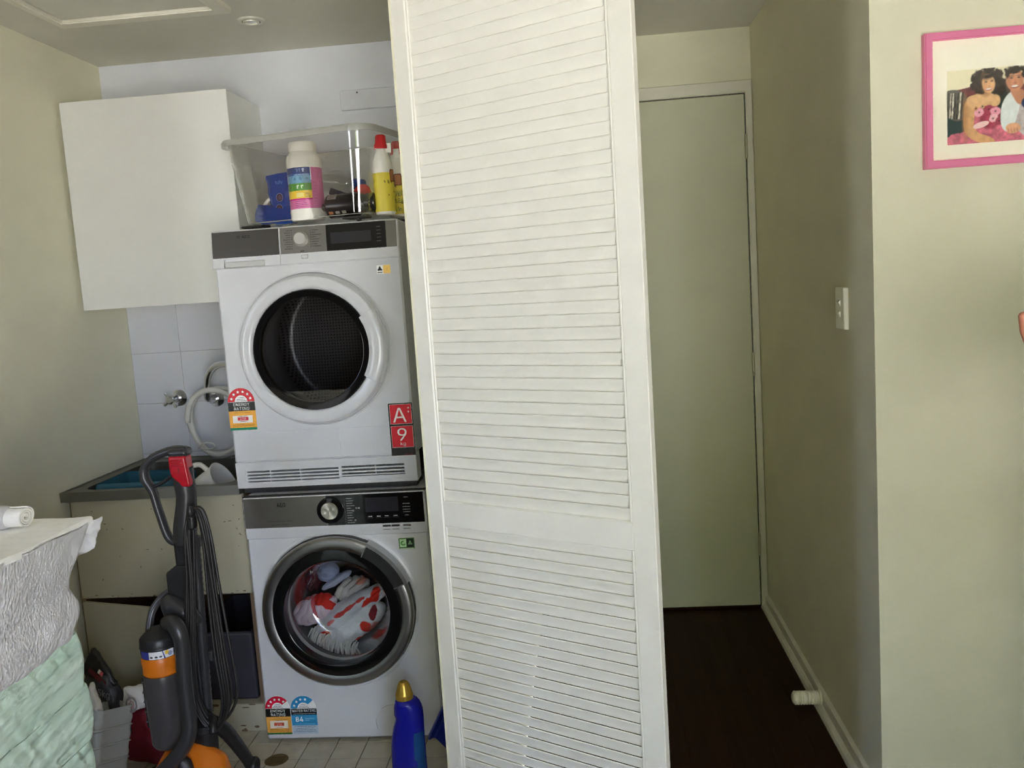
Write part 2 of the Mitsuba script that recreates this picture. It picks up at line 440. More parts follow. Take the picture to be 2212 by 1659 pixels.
def shp(pts, soft=0.005, wob=0.0, smooth=True):
    q = curve(pts, 60, True) if smooth else np.asarray(pts, float)
    inside = np.zeros(len(GX), bool); dist = np.full(len(GX), 9.0)
    for (x0, y0), (x1, y1) in zip(q, np.roll(q, -1, axis=0)):
        c = (y0 > GZ) != (y1 > GZ)
        inside ^= c & (GX < (x1 - x0) * (GZ - y0) / (y1 - y0 + 1e-12) + x0)
        l2 = (x1 - x0) ** 2 + (y1 - y0) ** 2 + 1e-12
        t = np.clip(((GX - x0) * (x1 - x0) + (GZ - y0) * (y1 - y0)) / l2, 0, 1)
        dist = np.minimum(dist, np.hypot(GX - x0 - t * (x1 - x0), GZ - y0 - t * (y1 - y0)))
    return 0.5 + (np.where(inside, dist, -dist) + wob * pn) / soft
S1 = (lambda c, k: np.array(lin(c))[None] * (1 + k * pn[:, None]))
over(shp([(0, .375), (.10, .388), (.22, .41), (.45, .40), (.75, .37), (1.05, .36), (1.05, -.05), (-.05, -.05), (-.05, .365)], 0.006, 0, False), S1((112, 44, 52), .5))
over(shp([(-.02, .365), (.10, .37), (.14, .30), (.12, .20), (.08, .16), (-.02, .17)]), (96, 92, 84))
for k in range(8):
    over(shp([(-.01 + .017 * k, .365), (-.003 + .017 * k, .365), (-.012 + .016 * k, .18), (-.019 + .016 * k, .18)], 0.004, .01, False), (220, 216, 198) if k in (2, 3, 6) else (52, 52, 48))
over(shp([(-.02, .20), (.06, .165), (.12, .17), (.14, .08), (.05, .05), (-.02, .06)]), (46, 66, 66))
over(shp([(.32, .40), (.46, .38), (.44, .10), (.34, .10)]), (38, 50, 44))
over(shp([(-.02, .03), (.04, .075), (.12, .09), (.15, .13), (.17, .235), (.24, .25), (.33, .26), (.355, .20), (.36, .12), (.48, .12), (.60, .06), (.66, -.05), (-.05, -.05)], .006, .02), S1((202, 112, 130), .9))
over(shp([(.24, .25), (.34, .25), (.35, .12), (.25, .11)], .02), S1((160, 62, 82), .8))
over(shp([(.135, .30), (.115, .20), (.12, .09), (.17, .03), (.28, -.01), (.33, .005), (.28, .045), (.215, .075), (.185, .14), (.188, .24)], .006), S1((214, 168, 118), .3))
over(ell(.125, .17, .012, .10, 0, .03), (184, 134, 88))
over(shp([(.135, .29), (.15, .33), (.21, .35), (.225, .39), (.30, .39), (.305, .345), (.355, .325), (.365, .27), (.33, .25), (.25, .255), (.185, .24)], .006), S1((224, 182, 134), .3))
over(ell(.262, .352, .03, .022, -10, .03), (186, 132, 88))
over(shp([(.185, .105), (.28, .125), (.285, .148), (.19, .13)], .005), (242, 206, 204))
for x, y, r, c in ((.222, .215, .034, (240, 176, 190)), (.288, .232, .034, (164, 66, 86)), (.335, .215, .032, (236, 164, 182)), (.318, .165, .031, (246, 196, 204)), (.36, .145, .026, (158, 66, 84)), (.20, .245, .014, (196, 150, 100)), (.245, .255, .012, (206, 180, 140))):
    over(ell(x, y, r, r * .9, 20, .008, .02), c)
    for a_ in range(6):
        over(ell(x + r * .45 * math.cos(a_), y + r * .45 * math.sin(a_), r * .10, r * .34, math.degrees(a_) + 90, .008) * .25, (150, 70, 88))
    over(ell(x, y, .005, .005), (60, 26, 30))
HAIR = (50, 36, 28)
for x, y, rx, ry in ((.285, .475, .075, .045), (.225, .45, .055, .06), (.205, .405, .045, .045), (.23, .375, .04, .03), (.345, .455, .05, .055), (.365, .41, .045, .05), (.355, .365, .035, .032), (.30, .495, .055, .028)):
    over(ell(x, y, rx, ry, 0, .012, .05), S1(HAIR, 1.6))
over(ell(.287, .412, .044, .066, 8, .008), S1((226, 180, 132), .2))
over(ell(.262, .41, .018, .055, 8, .03) * .5, (190, 134, 88))
over(ell(.285, .462, .045, .018, 8, .015), S1(HAIR, 1.2))
for x, y in ((.270, .424), (.310, .428)):
    over(ell(x, y, .0095, .0045, 5, .005), (84, 58, 44)); over(ell(x, y + .010, .012, .0022, 6, .006) * .7, (92, 66, 46))
over(ell(.294, .402, .006, .018, 0, .012) * .5, (196, 142, 96)); over(ell(.294, .392, .010, .004, 0, .006) * .5, (176, 116, 80))
over(ell(.287, .372, .024, .010, 4, .006), (176, 84, 76)); over(ell(.287, .3745, .019, .0055, 4, .005), (248, 240, 228))
over(ell(.262, .39, .010, .008, 0, .02) * .4, (222, 150, 116)); over(ell(.315, .392, .010, .008, 0, .02) * .4, (222, 150, 116))
over(shp([(.47, .27), (.50, .06), (.66, .0), (.84, .10), (.80, .33), (.60, .36)], .008), S1((196, 186, 184), .5))
over(shp([(.385, .27), (.37, .17), (.385, .09), (.43, .065), (.475, .14), (.505, .26), (.50, .33), (.45, .345)], .007), S1((224, 232, 230), .15))
over(shp([(.44, .36), (.54, .34), (.56, .27), (.50, .25), (.46, .30)], .008), (196, 138, 108))
over(ell(.468, .425, .062, .080, 6, .008), S1((208, 148, 114), .25))
over(ell(.425, .42, .016, .06, 6, .03) * .45, (164, 100, 74)); over(ell(.515, .41, .014, .055, 6, .03) * .5, (160, 98, 72))
for x, y, rx, ry, an in ((.468, .497, .068, .028, 4), (.412, .47, .016, .042, -6), (.53, .47, .016, .045, 8)):
    over(ell(x, y, rx, ry, an, .010, .03), S1((46, 34, 27), 1.2))
for x in (.445, .495):
    over(ell(x, .438, .0105, .005, 0, .005), (60, 40, 34)); over(ell(x, .4505, .014, .003, 0, .006) * .8, (60, 42, 32))
over(ell(.470, .415, .008, .022, 0, .012) * .5, (178, 112, 84)); over(ell(.470, .402, .013, .005, 0, .006) * .5, (150, 86, 66))
over(ell(.468, .377, .028, .012, 2, .006), (160, 82, 72)); over(ell(.468, .380, .023, .007, 2, .005), (248, 240, 230))
over(shp([(.41, .105), (.42, .06), (.48, .055), (.51, .085), (.48, .12)], .006), S1((222, 172, 134), .3))
for k in range(4):
    over(ell(.425 + .02 * k, .072, .007, .022, 10, .005) * .5, (186, 130, 98))
over(shp([(.52, .235), (.60, .22), (.66, .26), (.58, .30), (.52, .28)], .006), (44, 58, 92))
pc = np.clip(pc * (1 + 0.05 * pn[:, None]), 0, 1)
ii = np.arange(125 * 241).reshape(125, 241)[:, :-1].ravel()
pf = np.vstack([np.column_stack([ii, ii + 1, ii + 242]), np.column_stack([ii, ii + 242, ii + 241])])
pm = trimesh.Trimesh(np.column_stack([GX * W0, GZ * W0, 0 * GX]), pf, process=False)
put('picture_frame__photograph', xform(pm, facing((0.8535, YC - 0.0104, 1.7265))), 'm_print', color=pc)

# ---------------------------------------------------------------- laundry nook: fixed things
mat('m_wtile', lin(196, 198, 203), 0.22, 0.5)
for i in range(3):
    for j in range(4):
        x0, z1 = -1.789 + 0.2 * i, 1.4917 - 0.2 * j
        put('wall_back__tile', bx(x0 + 0.0011, x0 + 0.1989, YB - 0.005, YB + 0.001, z1 - 0.1989, z1 - 0.0011, 0.001), 'm_wtile')
put('wall_back__grout', bx(XL, -1.19, YB - 0.0038, YB + 0.001, 0.69, 1.4917), 'm_wall_grout')
put('wall_back__batten', cat(bx(-0.8625, XN, YB - 0.018, YB + 0.001, 2.1515, 2.2225, 0.002), bx(-0.8625, XN, YB - 0.018, YB - 0.012, 2.153, 2.2215, 0.002)), 'm_wall_nook')
put('wall_back__screw_hole', lathe([(0, -0.0004), (0.003, -0.0004), (0.003, 0.0), (0, 0.0004)], 10, '-y', at=(-0.797, YB - 0.0185, 2.212)), 'm_black')

# ceiling hatch
zz = 2.372
mo = sbox(-1.6077, 2.245, -1.0532, 2.8022)
mi_ = sbox(-1.5835, 2.275, -1.0985, 2.7565)
hm = ext(mo.difference(mi_), 0.0175, zz)
hm = tri(man(hm) - man(bx(-1.5865, -1.0955, 2.272, 2.7595, 2.3655, 2.376)))
struct('ceiling_hatch', hm, 'm_trim', 'white framed access hatch in the ceiling above the wall cupboard')
put('ceiling_hatch__panel', bx(-1.5800, -1.1020, 2.279, 2.7535, 2.384, 2.3895), 'm_ceiling')
put('ceiling_hatch__bead', ext(sbox(-1.5835, 2.275, -1.0985, 2.7565).difference(sbox(-1.580, 2.279, -1.102, 2.7535)), 0.002, 2.3878), 'm_black')  # black strip painted in as the shadow gap between panel and frame
# recessed downlight
tag('downlight', 'small round recessed downlight in the ceiling, switched off', 'downlight')
mat('m_lamp_ring', lin(206, 204, 190), 0.35, 0.5, 0.2)
mat('m_lamp_glass', lin(120, 118, 104), 0.1, 0.6)
put('downlight__ring', lathe([(0.030, 2.3895), (0.030, 2.3835), (0.034, 2.382), (0.043, 2.3845), (0.0455, 2.3895)], 40, at=(-1.043, 2.9455, 0)), 'm_lamp_ring', 40)
put('downlight__gimbal', lathe([(0.021, 2.3875), (0.0215, 2.3805), (0.026, 2.3795), (0.0275, 2.3875)], 40, at=(-1.043, 2.9455, 0)), 'm_lamp_ring', 40)
put('downlight__recess', lathe([(0, 2.3885), (0.031, 2.3885)][::-1], 40, at=(-1.043, 2.9455, 0)), 'm_black')
put('downlight__lamp', lathe([(0, 2.3815), (0.010, 2.3825), (0.0195, 2.3865), (0.0195, 2.3885), (0, 2.3885)], 32, at=(-1.043, 2.9455, 0)), 'm_chrome', 40)

# wall cupboard
mat('m_cupboard', lin(212, 212, 208), 0.35, 0.5)
tag('wall_cupboard', 'white wall cupboard with one flat door above the laundry tub', 'cupboard')
put('wall_cupboard__body', bx(-1.774, -1.1785, 3.0285, YB - 0.001, 1.4775, 2.1935, 0.001), 'm_cupboard')
put('wall_cupboard__door', bx(-1.7758, -1.1762, 3.0080, 3.0255, 1.4753, 2.1953, 0.0015), 'm_cupboard')
put('wall_cupboard__gap_shade', bx(-1.770, -1.1815, 3.0255, 3.0285, 1.481, 2.190), 'm_dark')  # dark filler: shade of the gap behind the door, put in as colour

# laundry tub on its cabinet
mat('m_steel', lin(118, 117, 108), 0.42, 0.5, 0.75)
mat('m_enamel', lin(160, 154, 130), 0.45, 0.5)
tag('laundry_tub', 'stainless steel laundry tub on a worn white cabinet beside the stacked machines', 'laundry tub')
TX0, TX1, TY0, TY1, TZ = -1.787, -1.1665, 2.752, 3.322, 0.872
inner = sbox(-1.735, 2.795, -1.215, 3.245).buffer(-0.05).buffer(0.05)
rim = ext(sbox(TX0, TY0, TX1, TY1).difference(inner), 0.004, TZ - 0.004)
apron = ext(sbox(TX0, TY0, TX1, TY1).difference(sbox(TX0 + 0.003, TY0 + 0.003, TX1 - 0.003, TY1 - 0.003)), 0.030, TZ - 0.0305)
lip = ext(sbox(TX0, TY0, TX1, TY1).difference(sbox(TX0 + 0.008, TY0 + 0.008, TX1 - 0.008, TY1 - 0.008)), 0.003, TZ - 0.0005)
ib = inner.buffer(0.002)
basin = tri(man(ext(ib, 0.26, TZ - 0.262)) - man(ext(inner, 0.27, TZ - 0.26)))
put('laundry_tub__rim', cat(rim, apron, lip), 'm_steel')
put('laundry_tub__basin', basin, 'm_steel')
CF = 2.782
put('laundry_tub__fascia', bx(-1.7765, -1.169, CF, CF + 0.02, 0.493, 0.8425, 0.004), 'm_enamel')
mat('m_chipboard', lin(112, 92, 70), 0.8, 0.2)  # darker than the enamel: shade inside the open cabinet put into the colour
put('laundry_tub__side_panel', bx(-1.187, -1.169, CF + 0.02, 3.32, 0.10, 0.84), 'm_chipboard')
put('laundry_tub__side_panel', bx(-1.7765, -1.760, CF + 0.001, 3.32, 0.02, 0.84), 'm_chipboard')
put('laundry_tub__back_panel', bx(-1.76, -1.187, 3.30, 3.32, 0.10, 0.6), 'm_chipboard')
put('laundry_tub__shelf', bx(-1.76, -1.187, CF + 0.02, 3.30, 0.085, 0.099), 'm_enamel')
put('laundry_tub__plinth', bx(-1.7765, -1.169, CF + 0.004, CF + 0.02, 0.0, 0.099, 0.002), 'm_enamel')
a = math.radians(-15.5)
DM = basis((-1.762, CF + 0.001, 0.0), (math.cos(a), math.sin(a), 0), (-math.sin(a), math.cos(a), 0), (0, 0, 1))
put('laundry_tub__door', xform(bx(0.002, 0.285, -0.016, 0, 0.102, 0.488, 0.002), DM), 'm_enamel')
P = Print()
crng = np.random.default_rng(3)
for (x, z, l, an) in [(-1.70, .80, .006, 20), (-1.66, .755, .01, -15), (-1.60, .735, .008, -30), (-1.655, .735, .004, 60), (-1.52, .66, .012, 3), (-1.47, .66, .008, -4), (-1.39, .79, .012, 5), (-1.38, .782, .006, 40), (-1.24, .745, .010, 4), (-1.222, .747, .012, 8), (-1.20, .72, .008, -50), (-1.205, .80, .005, 0),
                      (-1.19, .752, .008, 70), (-1.19, .70, .011, -40), (-1.69, .56, .008, 60), (-1.55, .60, .008, 85), (-1.62, .64, .005, 0), (-1.49, .80, .006, 20), (-1.20, .66, .004, 30)]:
    P.poly(affinity.translate(affinity.rotate(affinity.scale(Point(0, 0).buffer(0.5, quad_segs=2), l, 0.0022), an, origin=(0, 0)), x, z), (58, 50, 38), 0)
for k in range(26):
    x, z = crng.uniform(-1.77, -1.175), 0.495 + abs(crng.normal(0, 0.004))
    P.poly(affinity.translate(affinity.scale(Point(0, 0).buffer(0.5, quad_segs=2), crng.uniform(.003, .014), crng.uniform(.001, .004)), x, z), (66, 54, 38), 0)
for k in range(14):
    z = crng.uniform(0.70, 0.835)
    P.poly(affinity.translate(affinity.scale(Point(0, 0).buffer(0.5, quad_segs=2), crng.uniform(.001, .004), crng.uniform(.002, .010)), -1.1712, z), (66, 54, 38), 0)
put_print('laundry_tub__chip_marks', P, facing((0, CF - 0.00005, 0)), label='dark chips and scratches in the white front')
P = Print()
for k in range(40):
    x, z = crng.uniform(-1.76, -1.18), crng.choice([crng.uniform(.002, .03), crng.uniform(.085, .098)])
    P.poly(affinity.translate(affinity.scale(Point(0, 0).buffer(0.5, quad_segs=2), crng.uniform(.006, .03), crng.uniform(.003, .010)), x, z), (92, 72, 48), 0)
put_print('laundry_tub__dirt_marks', P, facing((0, CF + 0.00395, 0)))
mat('m_crate', lin(46, 44, 50), 0.5, 0.4)
cr = tri(man(rbox(-1.43, -1.20, 2.815, 3.2, 0.1, 0.345, 0.012)) - man(bx(-1.42, -1.21, 2.825, 3.19, 0.115, 0.4)))
put('plastic_crate', cr, 'm_crate', 20, 'dark grey plastic crate inside the open tub cabinet', 'crate')

# objects in the tub
mat('m_teal', lin(50, 98, 114), 0.4, 0.5)
tb = tri(man(rbox(-1.715, -1.44, 2.83, 3.05, TZ - 0.258, TZ + 0.012, 0.02)) - man(bx(-1.705, -1.45, 2.84, 3.04, TZ - 0.245, TZ + 0.2)))
put('teal_basin', tb, 'm_teal', 25, 'teal blue plastic tub sitting in the steel laundry tub', 'tub')
mat('m_jug', lin(206, 204, 196), 0.4, 0.5)
tag('white_jug', 'white plastic jug with a handle lying in the laundry tub', 'jug')
jp = lathe([(0, -0.075), (0.050, -0.075), (0.056, -0.07), (0.066, 0.06), (0.070, 0.066), (0.066, 0.066), (0.060, 0.055), (0.052, -0.068), (0, -0.068)], 40)
JM = trimesh.transformations.translation_matrix((-1.345, 2.925, 0.825)) @ trimesh.transformations.rotation_matrix(math.radians(62), (0.2, 1, 0.3))
put('white_jug__body', xform(jp, JM), 'm_jug', 30)
put('white_jug__handle', xform(tube(curve([(-0.062, 0, 0.045), (-0.095, 0, 0.04), (-0.105, 0, 0.0), (-0.09, 0, -0.04), (-0.058, 0, -0.045)], 24), 0.009, 10), JM), 'm_jug', True)

# taps and hose
tag('wall_tap', 'chrome tap with cross handle and round flange on the tiled wall', 'tap')
yt = YB - 0.005
put('wall_tap__flange', lathe([(0.033, 0), (0.033, 0.003), (0.022, 0.012), (0.017, 0.018), (0.0, 0.018)], 36, '-y', at=(-1.613, yt, 1.1105)), 'm_chrome', 40)
put('wall_tap__spindle', lathe([(0.012, 0), (0.012, 0.045), (0.016, 0.048), (0.016, 0.066), (0.010, 0.072), (0, 0.072)], 28, '-y', at=(-1.613, yt - 0.016, 1.1105)), 'm_chrome', 40)
arms = []
for k in range(4):
    an = math.radians(35 + 90 * k)
    d = np.array([math.cos(an), 0, math.sin(an)])
    o = np.array([-1.613, yt - 0.073, 1.1105])
    arms.append(tube([o + d * 0.008, o + d * 0.022, o + d * 0.034, o + d * 0.036], [0.0055, 0.005, 0.0065, 0.003], 10))
put('wall_tap__cross_handle', cat(*arms), 'm_chrome', 50)
tag('tap_spout', 'chrome swan neck spout on the tiled wall beside the dryer', 'tap spout')
put('tap_spout__flange', lathe([(0.033, 0), (0.033, 0.003), (0.024, 0.012), (0.018, 0.02), (0.0, 0.02)], 36, '-y', at=(-1.462, yt, 1.100)), 'm_chrome', 40)
put('tap_spout__neck', tube(curve([(-1.462, yt - 0.005, 1.100), (-1.462, yt - 0.05, 1.100), (-1.459, yt - 0.085, 1.112), (-1.450, yt - 0.10, 1.15), (-1.436, yt - 0.115, 1.195), (-1.395, yt - 0.15, 1.232), (-1.345, yt - 0.19, 1.246), (-1.28, yt - 0.24, 1.235), (-1.25, yt - 0.265, 1.19), (-1.245, yt - 0.27, 1.16)], 50), 0.0125, 16), 'm_chrome', True)
scene['m_hose'] = {'type': 'twosided', 'bsdf': {'type': 'principled', 'base_color': {'type': 'rgb', 'value': lin(196, 195, 188)}, 'roughness': 0.4, 'specular': 0.5}}
hp = []
for i in range(150):
    t = i / 149 * 2 * PI * 2.35 + 0.9
    r = 0.1275 - 0.007 * i / 149 + 0.006 * math.sin(3.1 * t)
    hp.append((-1.421 + r * math.cos(t) * 0.98, 3.262 - 0.045 * i / 149 - 0.010 * math.sin(t * 0.5), 1.020 + r * math.sin(t) * 1.03))
tag('drain_hose', 'light grey hose hanging in a coil around the chrome spout', 'hose')
put('drain_hose__coil', tube(hp, 0.0105, 10), 'm_hose', True)
put('drain_hose__tie', tube(curve([(-1.50, 3.20, 0.925), (-1.475, 3.19, 0.945), (-1.44, 3.19, 0.945), (-1.43, 3.195, 0.93), (-1.455, 3.20, 0.92), (-1.49, 3.20, 0.925)], 40), 0.003, 8), 'm_hose', True)
# ---------------------------------------------------------------- machines
mat('m_appliance', lin(201, 202, 204), 0.2, 0.5)
mat('m_appliance_side', lin(184, 184, 182), 0.4, 0.5)
mat('m_brushed', lin(132, 129, 122), 0.35, 0.5, 0.85)
mat('m_brushed_dark', lin(84, 81, 76), 0.35, 0.5, 0.8)
mat('m_gloss_black', lin(16, 16, 17), 0.06, 0.5)
mat('m_screen', lin(44, 44, 48), 0.08, 0.5)
mat('m_knob', lin(206, 204, 198), 0.28, 0.5, 0.6)
mat('m_groove', lin(86, 85, 82), 0.7, 0.2)
mat('m_drum', lin(92, 92, 92), 0.32, 0.5, 0.6)
mat('m_plastic_dark', lin(44, 43, 42), 0.3, 0.5)
scene['m_tinted_glass'] = {'type': 'thindielectric', 'int_ior': 1.5, 'specular_transmittance': {'type': 'rgb', 'value': [0.62, 0.62, 0.63]}}
scene['m_clear_glass'] = {'type': 'thindielectric', 'int_ior': 1.5, 'specular_transmittance': {'type': 'rgb', 'value': [0.80, 0.81, 0.81]}}

def sector(r0, r1, a0, a1, n=40):
    t = np.radians(np.linspace(a0, a1, n))
    return Polygon([(r1 * math.cos(x), r1 * math.sin(x)) for x in t] + [(r0 * math.cos(x), r0 * math.sin(x)) for x in t[::-1]])

def hollow_case(x0, x1, y0, y1, z0, z1, cx, cz, r, depth):
    o = man(bx(x0, x1, y0, y1, z0, z1, 0.006))
    o -= man(bx(x0 + 0.004, x1 - 0.004, y0 + 0.03, y1 - 0.004, z0 + 0.004, z1 - 0.004))
    o -= m3.Manifold.cylinder(0.2, r, r, 96).rotate((90, 0, 0)).translate((cx, y0 + 0.1, cz))
    return tri(o)

# -------- dryer
DX0, DX1, DY, DZ0, DZ1 = -1.1635, -0.5645, 2.735, 0.862, 1.6985
DC = (-0.861, 1.308)
tag('tumble_dryer', 'white tumble dryer with black round door stacked on top of the washing machine', 'tumble dryer')
D = 'tumble_dryer__'
case = man(hollow_case(DX0, DX1, DY, 3.315, 0.95, DZ1 - 0.002, DC[0], DC[1], 0.196, 0)) - man(bx(DX0 - 0.01, DX1 + 0.01, DY - 0.01, DY + 0.0025, 1.0485, 1.0515)) - man(bx(DX0 - 0.01, DX1 + 0.01, DY - 0.01, DY + 0.002, 1.5735, 1.5755)) - man(bx(-0.8075, -0.806, DY - 0.01, DY + 0.002, 0.95, 1.049))
put(D + 'case', tri(case), 'm_appliance')
# control fascia, slightly proud, leaning back at the top
FM = facing((0, DY - 0.001, 1.5765), math.radians(5.5))
fz = lambda z: (z - 1.5765)
def dput(part, m, mt, sm=False, **k): return put(D + part, xform(m, FM), mt, sm, **k)
fas = m3.Manifold.batch_hull([man(bx(DX0 - 0.004, DX1 + 0.001, 0.0, 0.121, -0.02, 0.010, 0.004)), man(bx(DX0, DX1, 0.0, 0.02, -0.02, 0.008, 0.003))])
rec = man(bx(-1.128, -0.9945, 0.002, 0.0305, 0.0, 0.05))
rec2 = tri(fas - rec - man(bx(-0.9450, -0.9432, -0.01, 0.2, 0.0055, 0.05)))
dput('fascia', rec2, 'm_appliance')
g = rbox(-1.127, -0.9955, 0.003, 0.0225, 0.000, 0.0075, 0.0035)
dput('drawer_handle', g, 'm_appliance_side', 30)
dput('drawer_plate', bx(DX0 + 0.0005, -0.9458, 0.0345, 0.1165, 0.0, 0.0108, 0.0006), 'm_brushed_dark')
dput('control_plate', bx(-0.9415, -0.7925, 0.0345, 0.1165, 0.0, 0.0108, 0.0006), 'm_brushed')
dput('display_panel', bx(-0.7925, -0.6035, 0.0345, 0.1165, 0.0, 0.0112, 0.0006), 'm_gloss_black')
dput('screen', bx(-0.779, -0.650, 0.056, 0.091, 0.0, 0.0116, 0.0004), 'm_screen')
dput('end_plate', bx(-0.6035, -0.5695, 0.0345, 0.1165, 0.0, 0.0108, 0.0006), 'm_brushed')
kb = lathe([(0.0235, 0.010), (0.0235, 0.013), (0.0215, 0.015), (0.0195, 0.027), (0.0175, 0.0285), (0, 0.0285)], 48)
dput('knob', xform(kb, basis((-0.8735, 0.0775, 0), (1, 0, 0), (0, 1, 0), (0, 0, 1))), 'm_knob', 35)
P = Print()
P.text('AEG', -1.052, 0.0935, 0.0085, (30, 30, 30), bold=True, width=0.026)
for k in range(4):
    P.rect(-1.0815, -1.0695, 0.0940 + 0.0021 * k, 0.0950 + 0.0021 * k, (44, 44, 42), 2)
for k in range(9):
    P.rect(-1.084 + 0.0055 * k, -1.0815 + 0.0055 * k, 0.0445, 0.0475, (66, 64, 60), 2)
prng = np.random.default_rng(11)
for k in range(9):
    z = 0.1055 - 0.0072 * k
    w = prng.uniform(0.013, 0.024)
    P.rect(-0.9075 - w, -0.9075, z, z + 0.0022, (74, 72, 68), 2)
    P.rect(-0.9045, -0.9025, z - 0.0004, z + 0.0026, (24, 24, 24), 2)
    if k < 8:
        w = prng.uniform(0.010, 0.032)
        P.rect(-0.8385, -0.8385 + w, z - 0.003, z - 0.0008, (74, 72, 68), 2)
        P.rect(-0.8435, -0.8415, z - 0.0034, z - 0.0004, (24, 24, 24), 2)
P.rect(-0.878, -0.866, 0.0385, 0.041, (60, 58, 54), 2)
put_print(D + 'panel_lettering', P, FM @ basis((0, 0, 0.0108), (1, 0, 0), (0, 1, 0), (0, 0, 1)))
P = Print()
for k in range(5):
    P.rect(-0.632, -0.619, 0.055 + 0.011 * k, 0.0562 + 0.011 * k, (120, 120, 120), 1)
put_print(D + 'display_lettering', P, FM @ basis((0, 0, 0.0113), (1, 0, 0), (0, 1, 0), (0, 0, 1)))
P = Print()
P.poly(sbox(-0.8755, 0.0165, -0.8545, 0.0285).difference(sbox(-0.8745, 0.0175, -0.8555, 0.0275)), (110, 108, 104), 1)
put_print(D + 'indicator_outline', P, FM @ basis((0, 0, 0.01), (1, 0, 0), (0, 1, 0), (0, 0, 1)))
# door
DF = facing((DC[0], DY, DC[1]))
put(D + 'door_gasket', lathe([(0.2475, -0.002), (0.2465, 0.003), (0.2425, 0.005), (0.240, 0.0)], 96, '-y', at=(DC[0], DY, DC[1])), 'm_appliance', 40)
ring = [(0.2405, -0.001), (0.2400, 0.012), (0.2385, 0.0135), (0.2365, 0.0135), (0.2365, 0.018), (0.2385, 0.020), (0.2365, 0.030), (0.2320, 0.041), (0.2280, 0.0455), (0.2150, 0.0475), (0.200, 0.0455), (0.1925, 0.041), (0.190, 0.034), (0.190, 0.0)]
put(D + 'door_ring', lathe(ring, 128, '-y', at=(DC[0], DY, DC[1])), 'm_appliance', 40)
put(D + 'door_groove', lathe([(0.2375, 0.0130), (0.2375, 0.0185)], 96, '-y', at=(DC[0], DY, DC[1])), 'm_groove')
seg = [(0.1835, 0.0345), (0.184, 0.042), (0.190, 0.0465), (0.200, 0.0495), (0.214, 0.0505), (0.2275, 0.0475), (0.2330, 0.0420), (0.2375, 0.031), (0.2395, 0.0205), (0.2365, 0.020), (0.2365, 0.0345), (0.1835, 0.0345)]
hh = lathe(seg, 30, a0=math.radians(-29), a1=math.radians(30))
hh.apply_transform(DF)
put(D + 'door_handle', hh, 'm_appliance', 35, label='white door handle piece at the right of the door ring')
put(D + 'door_border', lathe([(0.190, 0.036), (0.188, 0.0408), (0.168, 0.0414), (0.166, 0.0408), (0.166, 0.02), (0.19, 0.02)], 96, '-y', at=(DC[0], DY, DC[1])), 'm_gloss_black', 40)
gl = [(0.1665, 0.0412), (0.08, 0.0412), (0.0, 0.0412)]
put(D + 'door_glass', lathe(gl, 96, '-y', at=(DC[0], DY, DC[1])), 'm_tinted_glass', True)
dr_ = [(0.172, 0.03), (0.178, -0.045), (0.20, -0.055), (0.275, -0.06), (0.280, -0.075)]
for yy in (-0.13, -0.16, -0.28, -0.31):
    dr_ += [(0.280, yy + 0.012), (0.272, yy + 0.006), (0.272, yy - 0.006), (0.280, yy - 0.012)]
dr_ += [(0.280, -0.47), (0.262, -0.505), (0.235, -0.512), (0.225, -0.505), (0.10, -0.51), (0, -0.512)]
DCR = (DC[0] - 0.0030, DY, DC[1] - 0.002)
def dots(p, n, uv):
    u = (p.x - DC[0]) * 90; v = (p.z - DC[1]) * 90
    q = dr.sqrt(dr.square(u - dr.floor(u) - 0.5) + dr.square(v - dr.floor(v) - 0.5))
    on = (p.y > 3.2) & (q < 0.28)
    return dr.select(on, mi.Color3f(0.02), mi.Color3f(0.13))
mat('m_drum_dryer', mikit.proc(dots), 0.35, 0.6, 0.55)
put(D + 'drum', lathe(dr_, 96, '-y', at=DCR), 'm_drum_dryer', 50)
for an in (250, 10, 130):
    va = math.radians(an)
    d = np.array([math.cos(va), 0, math.sin(va)])
    c = np.array(DCR)
    put(D + 'drum_vane', tube([c + d * 0.28 + (0, 0.09, 0), c + d * 0.268 + (0, 0.12, 0), c + d * 0.262 + (0, 0.30, 0), c + d * 0.268 + (0, 0.44, 0), c + d * 0.28 + (0, 0.47, 0)], [0.004, 0.02, 0.024, 0.02, 0.004], 12), 'm_drum', True)
# kick panel with air slots
KM = facing((0, DY, 0.950), math.radians(-4.0))
GX0, GX1 = -1.1315, -0.5935
body = man(bx(DX0, DX1, -0.086, 0.0, -0.06, 0.002, 0.0015))
slots = []
def slotrow(z0, z1, cuts):
    for a, b in zip(cuts[:-1], cuts[1:]):
        slots.append(man(bx(a + 0.0012, b - 0.0012, z0, z1, -0.04, 0.02)))
lc = [GX0 + 0.004, -1.050, -0.950, -0.8205]
slotrow(-0.0345, -0.0285, lc); slotrow(-0.0455, -0.0395, lc); slotrow(-0.0560, -0.0505, lc); slotrow(-0.0665, -0.062, lc)
for z in (-0.0290, -0.0405, -0.0520):
    slotrow(z - 0.0035, z + 0.003, [-0.8135, -0.70, -0.604])
slotrow(-0.0620, -0.0590, [-0.8135, -0.604])
fr_ = man(bx(GX0, GX1, -0.074, -0.0215, -0.0005, 0.01))
body = body - (fr_ ^ man(bx(-2, 0, -1, 1, 0.0005, 1)))
for s in slots:
    body -= s
put(D + 'kick_panel', xform(tri(body), KM), 'm_appliance')
put(D + 'air_filter_mesh', xform(bx(GX0 + 0.003, GX1 - 0.003, -0.073, -0.022, -0.046, -0.03), KM), 'm_dark')
for z in (-0.0290, -0.0405, -0.0520):
    bars = [bx(x, x + 0.0022, z - 0.0035, z + 0.003, -0.012, -0.006) for x in np.arange(-0.811, -0.606, 0.0052)]
    put(D + 'slot_mesh', xform(cat(*bars), KM), 'm_groove', kind='stuff')
